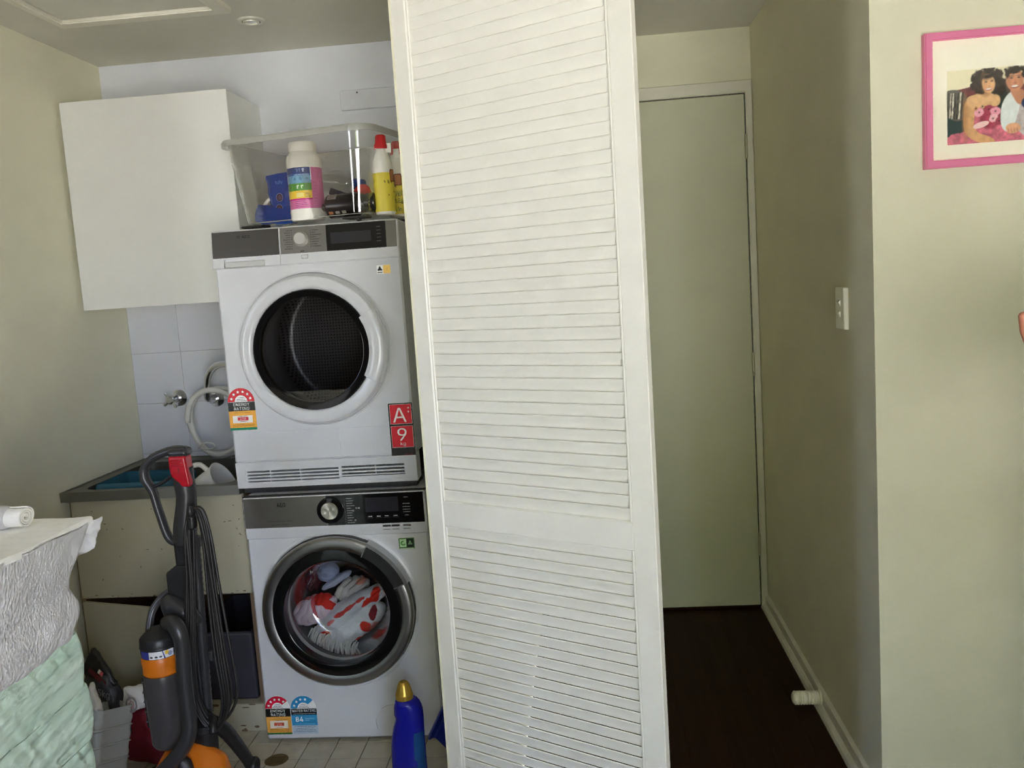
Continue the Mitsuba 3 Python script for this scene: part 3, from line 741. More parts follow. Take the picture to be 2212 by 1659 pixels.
put(D + 'foot_rail', bx(DX0 + 0.01, DX1 - 0.01, DY + 0.03, 3.30, 0.843, 0.87), 'm_dark')

# stickers on the dryer
def energy_sticker(P, x0, z0, w, h, stars, red, top, blk2, val, arc=(0, 180)):
    """Australian style star rating sticker: star arch, black title, coloured body."""
    cx, ra = x0 + w / 2, w * 0.5
    za = z0 + h - ra
    P.poly(affinity.translate(sector(ra * 0.0, ra, 0, 180), cx, za).intersection(sbox(x0, za - 0.001, x0 + w, z0 + h)), (236, 236, 232), 0)
    P.poly(affinity.translate(sector(ra * 0.47, ra, arc[0], arc[1]), cx, za), red, 1)
    P.rect(x0, x0 + w, za - 0.002, za, (236, 236, 232), 0)
    for k in range(stars):
        t = math.radians(180 - 18 - k * (144 / 5.0))
        P.star(cx + ra * 0.74 * math.cos(t), za + ra * 0.74 * math.sin(t), ra * 0.135, (246, 246, 244), 2)
    for k in range(3):
        wv = ra * (0.22 + 0.11 * k)
        P.rect(cx - wv, cx + wv, za + ra * (0.29 - 0.12 * k), za + ra * (0.325 - 0.12 * k), (120, 116, 116), 2)
    return cx, za

SM = facing((0, DY - 0.0002, 0))
P = Print()
x0, z0, w, h = -1.1665, 1.0590, 0.0895, 0.1375
cx, za = energy_sticker(P, x0, z0, w, h, 6, (204, 40, 48), None, None, None)
P.rect(x0, x0 + w, za - 0.030, za - 0.001, (22, 22, 20), 1)
P.text('ENERGY', cx, za - 0.0135, 0.0095, (240, 240, 236), width=w * 0.60)
P.text('RATING', cx, za - 0.0272, 0.0095, (240, 240, 236), width=w * 0.58)
P.rect(x0, x0 + w, z0 + 0.008, za - 0.030, (232, 168, 62), 1)
P.rect(x0, x0 + w, z0, z0 + 0.008, (28, 128, 92), 1)
P.rect(cx - w * 0.37, cx + w * 0.37, z0 + 0.0235, z0 + 0.0475, (238, 232, 222), 2)
P.rect(cx - w * 0.19, cx + w * 0.21, z0 + 0.0315, z0 + 0.0425, (206, 44, 56), 3)
P.text('198', cx + w * 0.01, z0 + 0.0335, 0.0072, (244, 236, 230), 4, width=w * 0.22)
P.rect(cx - w * 0.17, cx + w * 0.19, z0 + 0.0445, z0 + 0.0458, (120, 60, 50), 3)
P.rect(cx - w * 0.12, cx + w * 0.12, z0 + 0.0275, z0 + 0.0287, (120, 60, 50), 3)
for zz_, ww in ((0.0565, 0.30), (0.0170, 0.42), (0.0125, 0.40)):
    P.rect(cx - w * ww, cx + w * ww, z0 + zz_, z0 + zz_ + 0.0016, (178, 120, 40), 2)
put_print(D + 'energy_sticker', P, SM, label='energy rating sticker with six white stars on a red arch')
P = Print()
x0, x1, z0, z1 = -0.6425, -0.5645, 0.9385, 1.1195
P.rect(x0, x1, z0, z1, (26, 22, 22), 0)
P.rect(x0 + 0.0045, x1 - 0.0035, 1.0525, 1.1155, (206, 32, 42), 1)
P.poly(sbox(x0 + 0.004, 1.052, x1 - 0.003, 1.116).difference(sbox(x0 + 0.0052, 1.0532, x1 - 0.0042, 1.1148)), (226, 200, 196), 2)
P.text('A', (x0 + x1) / 2 - 0.004, 1.0585, 0.046, (240, 224, 220), 2, width=0.043)
P.text('+', x1 - 0.013, 1.099, 0.010, (240, 224, 220), 2, True)
P.text('+', x1 - 0.013, 1.087, 0.010, (240, 224, 220), 2, True)
P.rect(x0 + 0.0045, x1 - 0.0035, 0.9765, 1.0455, (206, 32, 42), 1)
P.poly(sbox(x0 + 0.004, 0.976, x1 - 0.003, 1.046).difference(sbox(x0 + 0.0052, 0.9772, x1 - 0.0042, 1.0448)), (226, 200, 196), 2)
P.text('9', (x0 + x1) / 2, 0.9985, 0.040, (240, 224, 220), 2, width=0.030)
P.text('kg', (x0 + x1) / 2 + 0.001, 0.9835, 0.0105, (240, 224, 220), 2, width=0.017)
P.text('x10%', x1 - 0.022, 0.9475, 0.0075, (170, 40, 44), 2, width=0.030)
P.rect(x0 - 0.0005, x1 + 0.0005, 1.0483, 1.0497, (30, 28, 26), 3)
put_print(D + 'rating_sticker', P, SM, label='black and red sticker reading A and 9 kg')
P = Print()
P.rect(-0.6420, -0.5985, 1.5305, 1.5575, (238, 238, 236), 0, 0.002)
P.rect(-0.6215, -0.5985, 1.5310, 1.5570, (240, 204, 112), 1, 0.002)
P.text('3', -0.610, 1.5390, 0.010, (214, 168, 70), 2)
for a_ in (90, 210, 330):
    P.poly(affinity.translate(affinity.rotate(affinity.scale(Point(0, 0).buffer(1), 0.0035, 0.0055), a_ - 90, origin=(0, 0)), -0.6320 + 0.0028 * math.cos(math.radians(a_)), 1.5455 + 0.0028 * math.sin(math.radians(a_))), (36, 36, 34), 1)
P.rect(-0.6400, -0.6240, 1.5335, 1.5365, (70, 70, 68), 1)
put_print(D + 'logo_sticker', P, SM)

# -------- washing machine
WX0, WX1, WY, WZ0, WZ1 = -1.1365, -0.5385, 2.705, 0.012, 0.842
WC = (-0.8495, 0.4570)
tag('washing_machine', 'white washing machine with steel ringed door and clothes inside standing on the tiled floor', 'washing machine')
Wm = 'washing_machine__'
case = man(hollow_case(WX0, WX1, WY, 3.29, WZ0, WZ1, WC[0], WC[1], 0.178, 0)) - man(bx(WX0 - 0.01, WX1 + 0.01, WY - 0.01, WY + 0.0012, 0.7005, 0.7018))
fl = man(ext(affinity.translate(sector(0.0605, 0.0615, 68, 202), -0.7005, 0.064), 0.01)).transform(facing((0, WY + 0.002, 0))[:3])
put(Wm + 'case', tri(case - fl), 'm_appliance')
for sx in (WX0 + 0.05, WX1 - 0.05):
    for sy in (WY + 0.06, 3.23):
        put(Wm + 'foot', lathe([(0, 0), (0.018, 0), (0.018, 0.006), (0.008, 0.008), (0.008, 0.013), (0, 0.013)], 16, at=(sx, sy, 0)), 'm_dark')
PM = facing((0, WY, 0))
def wput(part, m, mt, sm=False, **k): return put(Wm + part, xform(m, PM), mt, sm, **k)
fas = tri(m3.Manifold.batch_hull([man(bx(WX0, WX1, 0.7025, 0.7365, -0.01, 0.004, 0.003)), man(bx(WX0, WX1, 0.7365, 0.8415, -0.01, 0.009, 0.004))]))
wput('fascia', fas, 'm_appliance')
wput('drawer_plate', bx(WX0 + 0.003, -0.8612, 0.7405, 0.8385, 0.0, 0.0102, 0.0008), 'm_brushed')
wput('display_panel', bx(-0.8605, WX1 - 0.006, 0.7405, 0.8385, 0.0, 0.0105, 0.0008), 'm_gloss_black')
wput('screen', bx(-0.7335, -0.6255, 0.7790, 0.8260, 0.0, 0.0109, 0.0004), 'm_screen')
wput('top_rail', bx(WX0, WX1, 0.8405, 0.8440, -0.02, 0.004), 'm_dark')
kb = lathe([(0.0425, 0.008), (0.0425, 0.018), (0.0405, 0.021), (0.0285, 0.023)], 64)
wput('knob', xform(kb, basis((-0.8475, 0.7910, 0), (1, 0, 0), (0, 1, 0), (0, 0, 1))), 'm_gloss_black', 35)
scene['m_spun'] = {'type': 'twosided', 'bsdf': {'type': 'principled', 'base_color': {'type': 'rgb', 'value': lin(216, 210, 198)}, 'roughness': 0.32, 'metallic': 1.0, 'anisotropic': 0.8}}
kn = lathe([(0.0285, 0.0228), (0.027, 0.0245), (0.012, 0.0238), (0.0005, 0.0236)], 64)
put(Wm + 'knob__face', xform(kn, PM @ basis((-0.8475, 0.7910, 0), (1, 0, 0), (0, 1, 0), (0, 0, 1))), 'm_spun', 35)
for x, c in ((-0.682, 'm_dark'), (-0.6535, 'm_dark'), (-0.6165, 'm_chrome')):
    put(Wm + 'button', xform(bx(x, x + 0.0265, 0.7285, 0.7345, 0.0, 0.0092, 0.001), PM), c)
P = Print()
P.text('AEG', -1.0085, 0.8085, 0.0125, (26, 26, 26), bold=True, width=0.030)
for k in range(14):
    P.rect(-1.058 + 0.0060 * k, -1.0545 + 0.0060 * k, 0.7605, 0.7630, (92, 90, 86), 2)
for k in range(10):
    P.rect(-1.046 + 0.0060 * k, -1.0420 + 0.0060 * k, 0.7490, 0.7512, (92, 90, 86), 2)
for k in range(11):
    z = 0.8255 - 0.0079 * k
    P.rect(-0.7945, -0.7945 + prng.uniform(0.012, 0.027), z, z + 0.0022, (140, 140, 140), 4)
P.rect(-0.8005, -0.8000, 0.744, 0.829, (120, 120, 120), 4)
for (x, z) in ((-0.7625, 0.7945), (-0.754, 0.7942), (-0.7735, 0.786), (-0.7685, 0.7545)):
    P.poly(Point(x, z).buffer(0.0026).difference(Point(x, z).buffer(0.0014)), (176, 176, 176), 4)
for k, z in enumerate((0.8225, 0.802, 0.7915, 0.783, 0.7745, 0.764)):
    P.rect(-0.604 - (0.003 if k in (0, 5) else 0.008), -0.594 + (0.0 if k in (0, 5) else 0.006), z, z + 0.0020, (140, 140, 140), 4)
for x in (-0.726, -0.698, -0.672, -0.6435):
    P.rect(x, x + 0.0125, 0.7640, 0.7662, (196, 196, 196), 4)
    P.rect(x - 0.003, x + 0.016, 0.7600, 0.7606, (110, 110, 110), 4)
for x in (-0.682, -0.6535, -0.6165):
    P.rect(x + 0.002, x + 0.0245, 0.7195, 0.7218, (120, 120, 120), 0)
P.poly(sbox(-0.7385, 0.7195, -0.7125, 0.731).difference(sbox(-0.7378, 0.7202, -0.7132, 0.7303)), (190, 190, 190), 0)
put_print(Wm + 'panel_lettering', P, facing((0, WY - 0.0103, 0)))

# door
at = (WC[0], WY, WC[1])
put(Wm + 'door_recess', lathe([(0.268, 0.0005), (0.262, 0.0035), (0.254, 0.0005)], 128, '-y', at=at), 'm_appliance', True)
put(Wm + 'door_rim', lathe([(0.2525, 0.0), (0.2525, 0.012), (0.2500, 0.014), (0.2480, 0.0145)], 128, '-y', at=at), 'm_plastic_dark', 40)
mat('m_ring', lin(172, 172, 172), 0.3, 0.5, 1.0)
put(Wm + 'door_ring', lathe([(0.2480, 0.0135), (0.2500, 0.016), (0.2505, 0.026), (0.2475, 0.033), (0.239, 0.0375), (0.222, 0.0375), (0.2125, 0.034), (0.2125, 0.02)], 128, '-y', at=at), 'm_ring', 40)
put(Wm + 'door_border', lathe([(0.2125, 0.035), (0.209, 0.0375), (0.180, 0.0385), (0.1745, 0.036), (0.1735, 0.025), (0.1735, 0.0)], 128, '-y', at=at), 'm_gloss_black', 40)
wh = man(ext(sector(0.2105, 0.2590, 21.4, 62.6), 0.047)) - man(ext(sector(0.205, 0.2475, 22.2, 61.8), 0.05, 0.035))
put(Wm + 'door_handle', xform(tri(wh), facing(at)), 'm_ring', 30, label='steel door handle with a dark grip recess')
mat('m_grip', lin(34, 34, 34), 0.6, 0.3)
put(Wm + 'door_handle__grip', xform(ext(sector(0.2095, 0.2470, 22.2, 61.8), 0.006, 0.035), facing(at)), 'm_grip', 30)
bowl = curve([(0.1735, 0.032), (0.1665, 0.018), (0.156, -0.02), (0.148, -0.055), (0.138, -0.078), (0.118, -0.088), (0.06, -0.094), (0.0, -0.095)], 40)
put(Wm + 'door_glass', lathe(np.maximum(bowl, [0, -1]), 128, '-y', at=at), 'm_clear_glass', True)
mat('m_seal', lin(96, 96, 98), 0.5, 0.4)
put(Wm + 'door_seal', lathe([(0.182, 0.0), (0.190, -0.03), (0.193, -0.075), (0.197, -0.09), (0.210, -0.095)], 96, '-y', at=at), 'm_seal', True)
put(Wm + 'drum', lathe([(0.20, -0.09), (0.25, -0.10), (0.255, -0.12), (0.255, -0.40), (0.24, -0.43), (0, -0.435)], 96, '-y', at=at), 'm_drum', 50)
SM = facing((0, WY - 0.0002, 0))
P = Print()
x0, z0, w, h = -1.1440, 0.0300, 0.0845, 0.1340
x0 = -1.1340
cx, za = energy_sticker(P, x0, z0, w, h, 5, (204, 30, 58), None, None, None, arc=(36, 180))
P.rect(x0, x0 + w, za - 0.0295, za - 0.001, (20, 20, 20), 1)
P.text('ENERGY', cx, za - 0.0135, 0.0092, (240, 240, 236), width=w * 0.60)
P.text('RATING', cx, za - 0.0268, 0.0092, (240, 240, 236), width=w * 0.58)
P.rect(x0, x0 + w, z0 + 0.006, za - 0.0295, (226, 164, 72), 1)
P.rect(x0, x0 + w, z0, z0 + 0.006, (52, 104, 52), 1)
P.rect(cx - w * 0.36, cx + w * 0.36, z0 + 0.022, z0 + 0.048, (238, 226, 204), 2)
P.rect(cx - w * 0.20, cx + w * 0.20, z0 + 0.030, z0 + 0.0415, (196, 70, 48), 3)
for k in range(3):
    P.text('170', cx, z0 + 0.0318, 0.0075, (244, 222, 190), 4, width=w * 0.2) if k == 0 else P.rect(cx - w * 0.14, cx + w * 0.14, z0 + 0.0215 + 0.0245 * (k - 1) + 0.0025, z0 + 0.0227 + 0.0245 * (k - 1) + 0.0025, (150, 90, 60), 3)
for zz_ in (0.0175, 0.0135, 0.0095, 0.0525):
    P.rect(cx - w * 0.38, cx + w * 0.38, z0 + zz_, z0 + zz_ + 0.0014, (170, 112, 44), 2)
put_print(Wm + 'energy_sticker', P, SM, label='energy rating sticker with a red star arch')
P = Print()
x0, w = -1.0470, 0.0870
cx, za = energy_sticker(P, x0, z0, w, 0.1330, 4, (46, 136, 184), None, None, None, arc=(40, 180))
P.rect(x0, x0 + w, za - 0.0225, za - 0.001, (18, 20, 24), 1)
P.text('WATER RATING', cx, za - 0.0125, 0.0085, (236, 238, 240), width=w * 0.92)
P.rect(cx - w * 0.44, cx + w * 0.44, za - 0.0195, za - 0.0180, (170, 174, 178), 2)
P.rect(x0, x0 + w, z0 + 0.030, za - 0.0225, (52, 142, 188), 1)
P.text('84', x0 + w * 0.30, z0 + 0.0435, 0.0165, (238, 240, 242), 2, True, width=w * 0.30)
for k in range(2):
    P.rect(x0 + w * 0.52, x0 + w * (0.88 - 0.18 * k), z0 + 0.053 - 0.006 * k, z0 + 0.055 - 0.006 * k, (150, 196, 220), 2)
P.rect(x0 + w * 0.1, x0 + w * 0.9, z0 + 0.0345, z0 + 0.036, (110, 176, 208), 2)
P.rect(x0, x0 + w, z0, z0 + 0.030, (176, 190, 200), 1)
for k, ww in enumerate((0.42, 0.34, 0.40, 0.44)):
    P.rect(cx - w * ww, cx + w * ww, z0 + 0.0255 - 0.006 * k, z0 + 0.0268 - 0.006 * k, (84, 104, 122), 2)
put_print(Wm + 'water_sticker', P, SM, label='blue water rating sticker reading 84')
P = Print()
P.rect(-0.6365, -0.5855, 0.6500, 0.6870, (104, 140, 84), 0, 0.003)
P.rect(-0.6355, -0.5865, 0.6535, 0.6858, (52, 92, 40), 1, 0.002)
P.rect(-0.6335, -0.6120, 0.6565, 0.6835, (176, 212, 160), 2)
P.rect(-0.6110, -0.5885, 0.6565, 0.6835, (18, 34, 20), 2)
P.poly(affinity.translate(affinity.rotate(sector(0.004, 0.008, 30, 300), 40, origin=(0, 0)), -0.6225, 0.670), (72, 136, 60), 3)
for k in range(3):
    t = math.radians(90 + 120 * k)
    P.poly(affinity.translate(affinity.rotate(affinity.scale(Point(0, 0).buffer(1), 0.0035, 0.0055), 120 * k, origin=(0, 0)), -0.5998 + 0.003 * math.cos(t), 0.6695 + 0.003 * math.sin(t)), (116, 150, 112), 3)
P.rect(-0.6345, -0.589, 0.6508, 0.6530, (196, 210, 190), 2)
put_print(Wm + 'wool_sticker', P, SM)

# -------- clothes in the drum
def vput(key, m, cols, bsdf='m_cloth', **k): return put(key, m, bsdf, True, color=cols, **k)
scene['m_cloth'] = {'type': 'twosided', 'bsdf': {'type': 'principled', 'base_color': {'type': 'mesh_attribute', 'name': 'vertex_color'}, 'roughness': 0.9, 'specular': 0.15, 'sheen': 0.3}}
def lump(c, rad, rot, seed, fold=0.012, freq=38.0, sub=5, fdir=0.6):
    m = trimesh.creation.icosphere(subdivisions=sub)
    v = np.asarray(m.vertices)
    n = v.copy()
    p = v * np.asarray(rad)
    ca, sa = math.cos(rot), math.sin(rot)
    q = np.stack([p[:, 0] * ca - p[:, 2] * sa, p[:, 1], p[:, 0] * sa + p[:, 2] * ca], -1) + np.asarray(c)
    t = meshkit.fbm(q * 16, 3, seed)
    cross = -math.sin(fdir) * q[:, 0] + math.cos(fdir) * q[:, 2]
    w = np.sin(cross * freq * 2 * PI / 2 + 7 * t)
    d = fold * (0.7 * (np.abs(w) ** 0.7 - 0.6) + 1.4 * (t - 0.5)) + 0.004 * (meshkit.fbm(q * 60, 2, seed + 5) - 0.5)
    nn = n / np.asarray(rad)
    nn /= np.linalg.norm(nn, axis=1, keepdims=True)
    nn = np.stack([nn[:, 0] * ca - nn[:, 2] * sa, nn[:, 1], nn[:, 0] * sa + nn[:, 2] * ca], -1)
    return trimesh.Trimesh(q + nn * d[:, None], m.faces, process=False), q
def blend(base, q, patches, seed=0, grain=0.06):
    col = np.tile(np.array(lin(base)), (len(q), 1))
    wob = 0.010 * (meshkit.fbm(np.asarray(q) * 40, 3, seed) - 0.5) * 2
    for (x, z, rx, rz, an, c) in patches:
        dx, dz = q[:, 0] - x, q[:, 2] - z
        ca, sa = math.cos(an), math.sin(an)
        e = np.hypot((dx * ca + dz * sa) / rx, (-dx * sa + dz * ca) / rz) + wob / min(rx, rz) * 0.6
        k = np.clip((1.08 - e) / 0.16, 0, 1)[:, None]
        col = col * (1 - k) + np.array(lin(c)) * k
    return np.clip(col * (1 + grain * (meshkit.fbm(np.asarray(q) * 120, 2, 9) - 0.5)[:, None]), 0, 1)
RED, PINK = (206, 52, 42), (222, 178, 190)
tag('printed_towel', 'white fringed towel with red print behind the washing machine door', 'towel')
PR = [(-0.945, 0.318, 0.020, 0.022, 0.3, RED), (-0.80, 0.345, 0.016, 0.028, 0.3, RED), (-0.775, 0.395, 0.012, 0.022, -.2, (120, 40, 48)), (-0.830, 0.300, 0.030, 0.008, 0.25, RED), (-0.766, 0.31, 0.03, 0.05, 0, (190, 120, 116)), (-0.86, 0.415, 0.06, 0.007, 0.55, (196, 70, 66)), (-0.915, 0.375, 0.022, 0.008, 0.6, (206, 120, 120))]
m, q = lump((-0.855, 2.862, 0.338), (0.135, 0.050, 0.048), 0.55, 3, 0.005, 16, 6, 0.55)
vput('printed_towel__cloth', m, blend((206, 208, 210), q, PR, 4))
m, q = lump((-0.880, 2.850, 0.394), (0.130, 0.050, 0.036), 0.60, 5, 0.004, 20, 6, 0.6)
vput('printed_towel__fold', m, blend((200, 202, 206), q, PR, 4))
m, q = lump((-0.985, 2.850, 0.405), (0.085, 0.045, 0.046), 0.42, 8, 0.008, 40, 6, 1.35)
vput('printed_towel__fold', m, blend((218, 198, 208), q, [(-0.945, 0.452, 0.030, 0.020, 0.2, RED), (-0.925, 0.430, 0.014, 0.030, 0.7, RED), (-0.972, 0.425, 0.006, 0.03, 0.3, (204, 90, 96)), (-1.00, 0.455, 0.03, 0.010, 0.3, (204, 110, 110))], 6))
m, q = lump((-0.800, 2.865, 0.432), (0.105, 0.050, 0.030), 0.52, 12, 0.006, 40, 5, 0.52)
vput('printed_towel__fold', m, blend((212, 214, 218), q, [(-0.805, 0.430, 0.045, 0.011, 0.35, RED), (-0.76, 0.455, 0.016, 0.028, -.3, RED), (-0.85, 0.41, 0.02, 0.010, .4, (204, 92, 92))], 2))
fr_ = []
frng = np.random.default_rng(21)
for k in range(64):
    t = k / 63
    b = np.array([-0.995 + 0.155 * t + frng.normal(0, .003), 2.816 + frng.normal(0, .006), 0.336 - 0.062 * t ** 0.8 + frng.normal(0, .003)])
    dd = np.array([-0.010 + 0.026 * (t - 0.4) + frng.normal(0, .009), -0.006 + frng.normal(0, .003), -0.048 + frng.normal(0, .008)])
    fr_.append(tube(curve([b + (0.006, 0.01, 0.012), b, b + dd * 0.5 + (frng.normal(0, .003), -.003, 0), b + dd], 7), [0.0026, 0.0026, 0.0025, 0.0025, 0.0024, 0.0022, 0.0012], 6))
mat('m_fringe', lin(206, 206, 200), 0.9, 0.15)
put('printed_towel__fringe', cat(*fr_), 'm_fringe', True, kind='stuff')
m, q = lump((-0.862, 2.895, 0.458), (0.064, 0.045, 0.036), 0.35, 31, 0.012, 44, 5, 1.1)
vput('grey_garment', m, blend((176, 172, 168), q, [(-0.82, 0.488, 0.016, 0.008, 0.2, (190, 130, 110))]), label='crumpled light grey garment above the white towel in the drum', cat='garment')
m, q = lump((-0.945, 2.915, 0.515), (0.040, 0.04, 0.034), 0.2, 33, 0.006, 30, 4, 0.3)
vput('blue_garment', m, blend((148, 158, 184), q, []), label='pale blue garment at the top of the drum', cat='garment')
m, q = lump((-0.912, 2.895, 0.490), (0.062, 0.03, 0.014), 0.52, 34, 0.004, 30, 4, 0.5)
vput('pale_sleeve', m, blend((176, 184, 204), q, []), label='pale blue grey folded sleeve under the blue garment in the drum', cat='garment')
m, q = lump((-1.000, 2.92, 0.495), (0.030, 0.03, 0.05), -0.2, 35, 0.006, 30, 4, 1.2)
vput('maroon_garment', m, blend((74, 32, 42), q, []), label='dark maroon garment at the upper left of the drum', cat='garment')
m, q = lump((-0.875, 3.005, 0.40), (0.15, 0.05, 0.11), 0.3, 36, 0.01, 20, 5, 0.5)
vput('dark_garment', m, blend((46, 44, 46), q, []), label='dark grey garment at the back of the drum', cat='garment')

# ---------------------------------------------------------------- storage box on the dryer
scene['m_frosted_box'] = {'type': 'thindielectric', 'int_ior': 1.58, 'specular_transmittance': {'type': 'rgb', 'value': [0.955, 0.955, 0.95]}}
scene['m_frosted_rim'] = {'type': 'blendbsdf', 'weight': 0.5, 'a': {'type': 'thindielectric', 'int_ior': 1.45}, 'b': {'type': 'twosided', 'bsdf': {'type': 'principled', 'base_color': {'type': 'rgb', 'value': lin(182, 182, 174)}, 'roughness': 0.35, 'specular': 0.5}}}
BA = -0.235
BO = np.array([-0.838, 2.955, 0])
BM = basis((BO[0], BO[1], 1.7105), (math.cos(BA), math.sin(BA), 0), (-math.sin(BA), math.cos(BA), 0), (0, 0, 1))
def rrect(w, d, r, n=8):
    out = []
    for sx, sy, a0 in ((1, 1, 0), (-1, 1, 90), (-1, -1, 180), (1, -1, 270)):
        for t in np.radians(np.linspace(a0, a0 + 90, n)):
            out.append((sx * (w / 2 - r) + r * math.cos(t), sy * (d / 2 - r) + r * math.sin(t)))
    return np.array(out)
def loft(rings, cap0=False, cap1=False, M=None):
    n = len(rings[0])
    v = np.vstack(rings)
    f = []
    for i in range(len(rings) - 1):
        for j in range(n):
            a, b = i * n + j, i * n + (j + 1) % n
            f += [(a, b, b + n), (a, b + n, a + n)]
    for on, base, flip in ((cap0, 0, True), (cap1, (len(rings) - 1) * n, False)):
        if on:
            c = len(v)
            v = np.vstack([v, v[base:base + n].mean(0)])
            f += [((c, base + (j + 1) % n, base + j) if flip else (c, base + j, base + (j + 1) % n)) for j in range(n)]
    m = trimesh.Trimesh(v, np.array(f), process=False)
    return m if M is None else xform(m, M)
def ring3(w, d, r, z): return np.column_stack([rrect(w, d, r), np.full(32, z)])
tag('storage_box', 'clear plastic storage box full of cleaning products on top of the dryer', 'storage box')
TB = [(0.40, 0.30, 0.03, 0.004), (0.435, 0.335, 0.04, 0.006), (0.445, 0.345, 0.042, 0.018), (0.499, 0.394, 0.052, 0.205), (0.512, 0.407, 0.055, 0.209), (0.520, 0.415, 0.057, 0.272)]
put('storage_box__tub', loft([ring3(*b) for b in TB] + [ring3(b[0] - 0.005, b[1] - 0.005, b[2], max(b[3], 0.0062)) for b in TB[::-1]], True, True, BM), 'm_frosted_box', 35)
# the thick moulded edges of the plastic
def edge_loop(w, d, r, z): 
    p = np.column_stack([rrect(w, d, r), np.full(32, z)])
    return tube(np.vstack([p, p[:1]]), 0.0016, 6)
put('storage_box__edge', xform(edge_loop(0.441, 0.341, 0.041, 0.012), BM), 'm_frosted_rim', True)
for sx, sy in ((-1, -1), (-1, 1)):
    put('storage_box__edge', xform(tube([(sx * 0.2105, sy * 0.1605, 0.012), (sx * 0.2365, sy * 0.1845, 0.205)], 0.0016, 6), BM), 'm_frosted_rim', True)
put('storage_box__rim', loft([ring3(0.520, 0.415, 0.057, 0.266), ring3(0.522, 0.417, 0.057, 0.274), ring3(0.545, 0.440, 0.066, 0.276), ring3(0.552, 0.447, 0.068, 0.270), ring3(0.552, 0.447, 0.068, 0.256), ring3(0.548, 0.443, 0.067, 0.255)], False, False, BM), 'm_frosted_rim', 35)
for sx in (-1, 1):
    for sy in (-1, 1):
        cx, cy = sx * 0.185, sy * 0.150
        pl = rbox(cx - 0.042, cx + 0.036, cy - 0.034, cy + 0.022, -0.0035, 0.0045, 0.0038)
        wh = lathe([(0, -0.005), (0.0075, -0.005), (0.0075, 0.005), (0, 0.005)], 20, 'x', at=(cx, cy, -0.0035))
        put('storage_box__foot', xform(cat(pl, wh), BM), 'm_plastic_dark', 40)

def cylmap(cx, cy, r, an=0.0, ref=-PI / 2):
    """Wraps local (x, y, z) of a print round an upright cylinder; x = 0 faces the angle ref."""
    def fn(v):
        t = ref + v[:, 0] / r
        rr = r + v[:, 2]
        return np.stack([cx + rr * np.cos(t), cy + rr * np.sin(t), v[:, 1]], -1)
    return fn
def fine(P, size=0.006):
    ms, cs = [], []
    for m, c in zip(P.m, P.c):
        v, f = trimesh.remesh.subdivide_to_size(m.vertices, m.faces, size, max_iter=12)
        ms.append(trimesh.Trimesh(v, f, process=False)); cs.append(np.tile(c[0], (len(v), 1)))
    P.m, P.c = ms, cs
    return P
def bm(pt): return tuple((BM @ np.array([*pt, 1.0]))[:3])
BZ = 1.7165
mat('m_white_plastic', lin(232, 230, 222), 0.4, 0.5)
mat('m_red_plastic', lin(196, 40, 44), 0.4, 0.5)
mat('m_blue_plastic', lin(30, 62, 140), 0.4, 0.5)
mat('m_black_plastic', lin(24, 24, 25), 0.25, 0.5)
# powder jar
JX, JY = -0.872, 2.825
tag('powder_jar', 'white plastic jar with a banded blue green yellow and pink label in the clear box', 'jar')
put('powder_jar__body', lathe([(0, BZ), (0.050, BZ), (0.0545, BZ + 0.006), (0.0555, BZ + 0.030), (0.0545, BZ + 0.034), (0.0545, BZ + 0.166), (0.0555, BZ + 0.170), (0.055, BZ + 0.190), (0.050, BZ + 0.206), (0.042, BZ + 0.215), (0.040, BZ + 0.222)], 48, at=(JX, JY, 0)), 'm_white_plastic', 40)
put('powder_jar__cap', lathe([(0.0385, BZ + 0.218), (0.0435, BZ + 0.2195), (0.0435, BZ + 0.242), (0.041, BZ + 0.2465), (0, BZ + 0.2475)], 48, at=(JX, JY, 0)), 'm_white_plastic', 40)
P = Print()
lx0, lxm, lx1 = -0.072, 0.0195, 0.080
L0 = BZ + 0.036
bands = [(0.0, 0.027, (206, 110, 160)), (0.027, 0.032, (196, 40, 130)), (0.032, 0.056, (222, 186, 60)), (0.056, 0.079, (84, 142, 60)), (0.079, 0.103, (112, 160, 190)), (0.103, 0.109, (52, 96, 160)), (0.109, 0.128, (44, 66, 128))]
for a_, b_, c_ in bands:
    P.rect(lx0, lxm, L0 + a_, L0 + b_, c_, 1)
P.rect(lxm, lx1, L0, L0 + 0.128, (204, 118, 160), 1)
P.rect(lxm - 0.0012, lxm + 0.0012, L0 + 0.088, L0 + 0.128, (220, 226, 232), 2)
for k in range(4):
    P.rect(-0.040, 0.012 - 0.006 * k, L0 + 0.005 + 0.0055 * k, L0 + 0.0065 + 0.0055 * k, (150, 70, 120), 2)
P.rect(-0.032, -0.008, L0 + 0.036, L0 + 0.049, (228, 210, 130), 2)
for k in range(4):
    P.rect(-0.004, 0.013 - 0.002 * k, L0 + 0.036 + 0.004 * k, L0 + 0.0375 + 0.004 * k, (120, 96, 40), 2)
for x in (-0.028, -0.014):
    P.poly(Polygon([(x, L0 + 0.062), (x + 0.004, L0 + 0.062), (x + 0.003, L0 + 0.068), (x + 0.008, L0 + 0.070), (x + 0.006, L0 + 0.074), (x - 0.001, L0 + 0.072)]), (206, 224, 196), 2)
for x in (-0.034, -0.014, 0.006):
    P.poly(Point(x, L0 + 0.093).buffer(0.0045), (84, 128, 164), 2)
P.rect(-0.036, 0.014, L0 + 0.1045, L0 + 0.1065, (180, 198, 220), 2)
for x in (-0.025, -0.017, -0.006):
    P.poly(Polygon([(x, L0 + 0.114), (x + 0.005, L0 + 0.114), (x + 0.005, L0 + 0.120), (x + 0.007, L0 + 0.121), (x + 0.005, L0 + 0.1245), (x, L0 + 0.1245), (x - 0.002, L0 + 0.121), (x, L0 + 0.120)]), (190, 200, 220) if x > -0.01 else (110, 126, 170), 2)
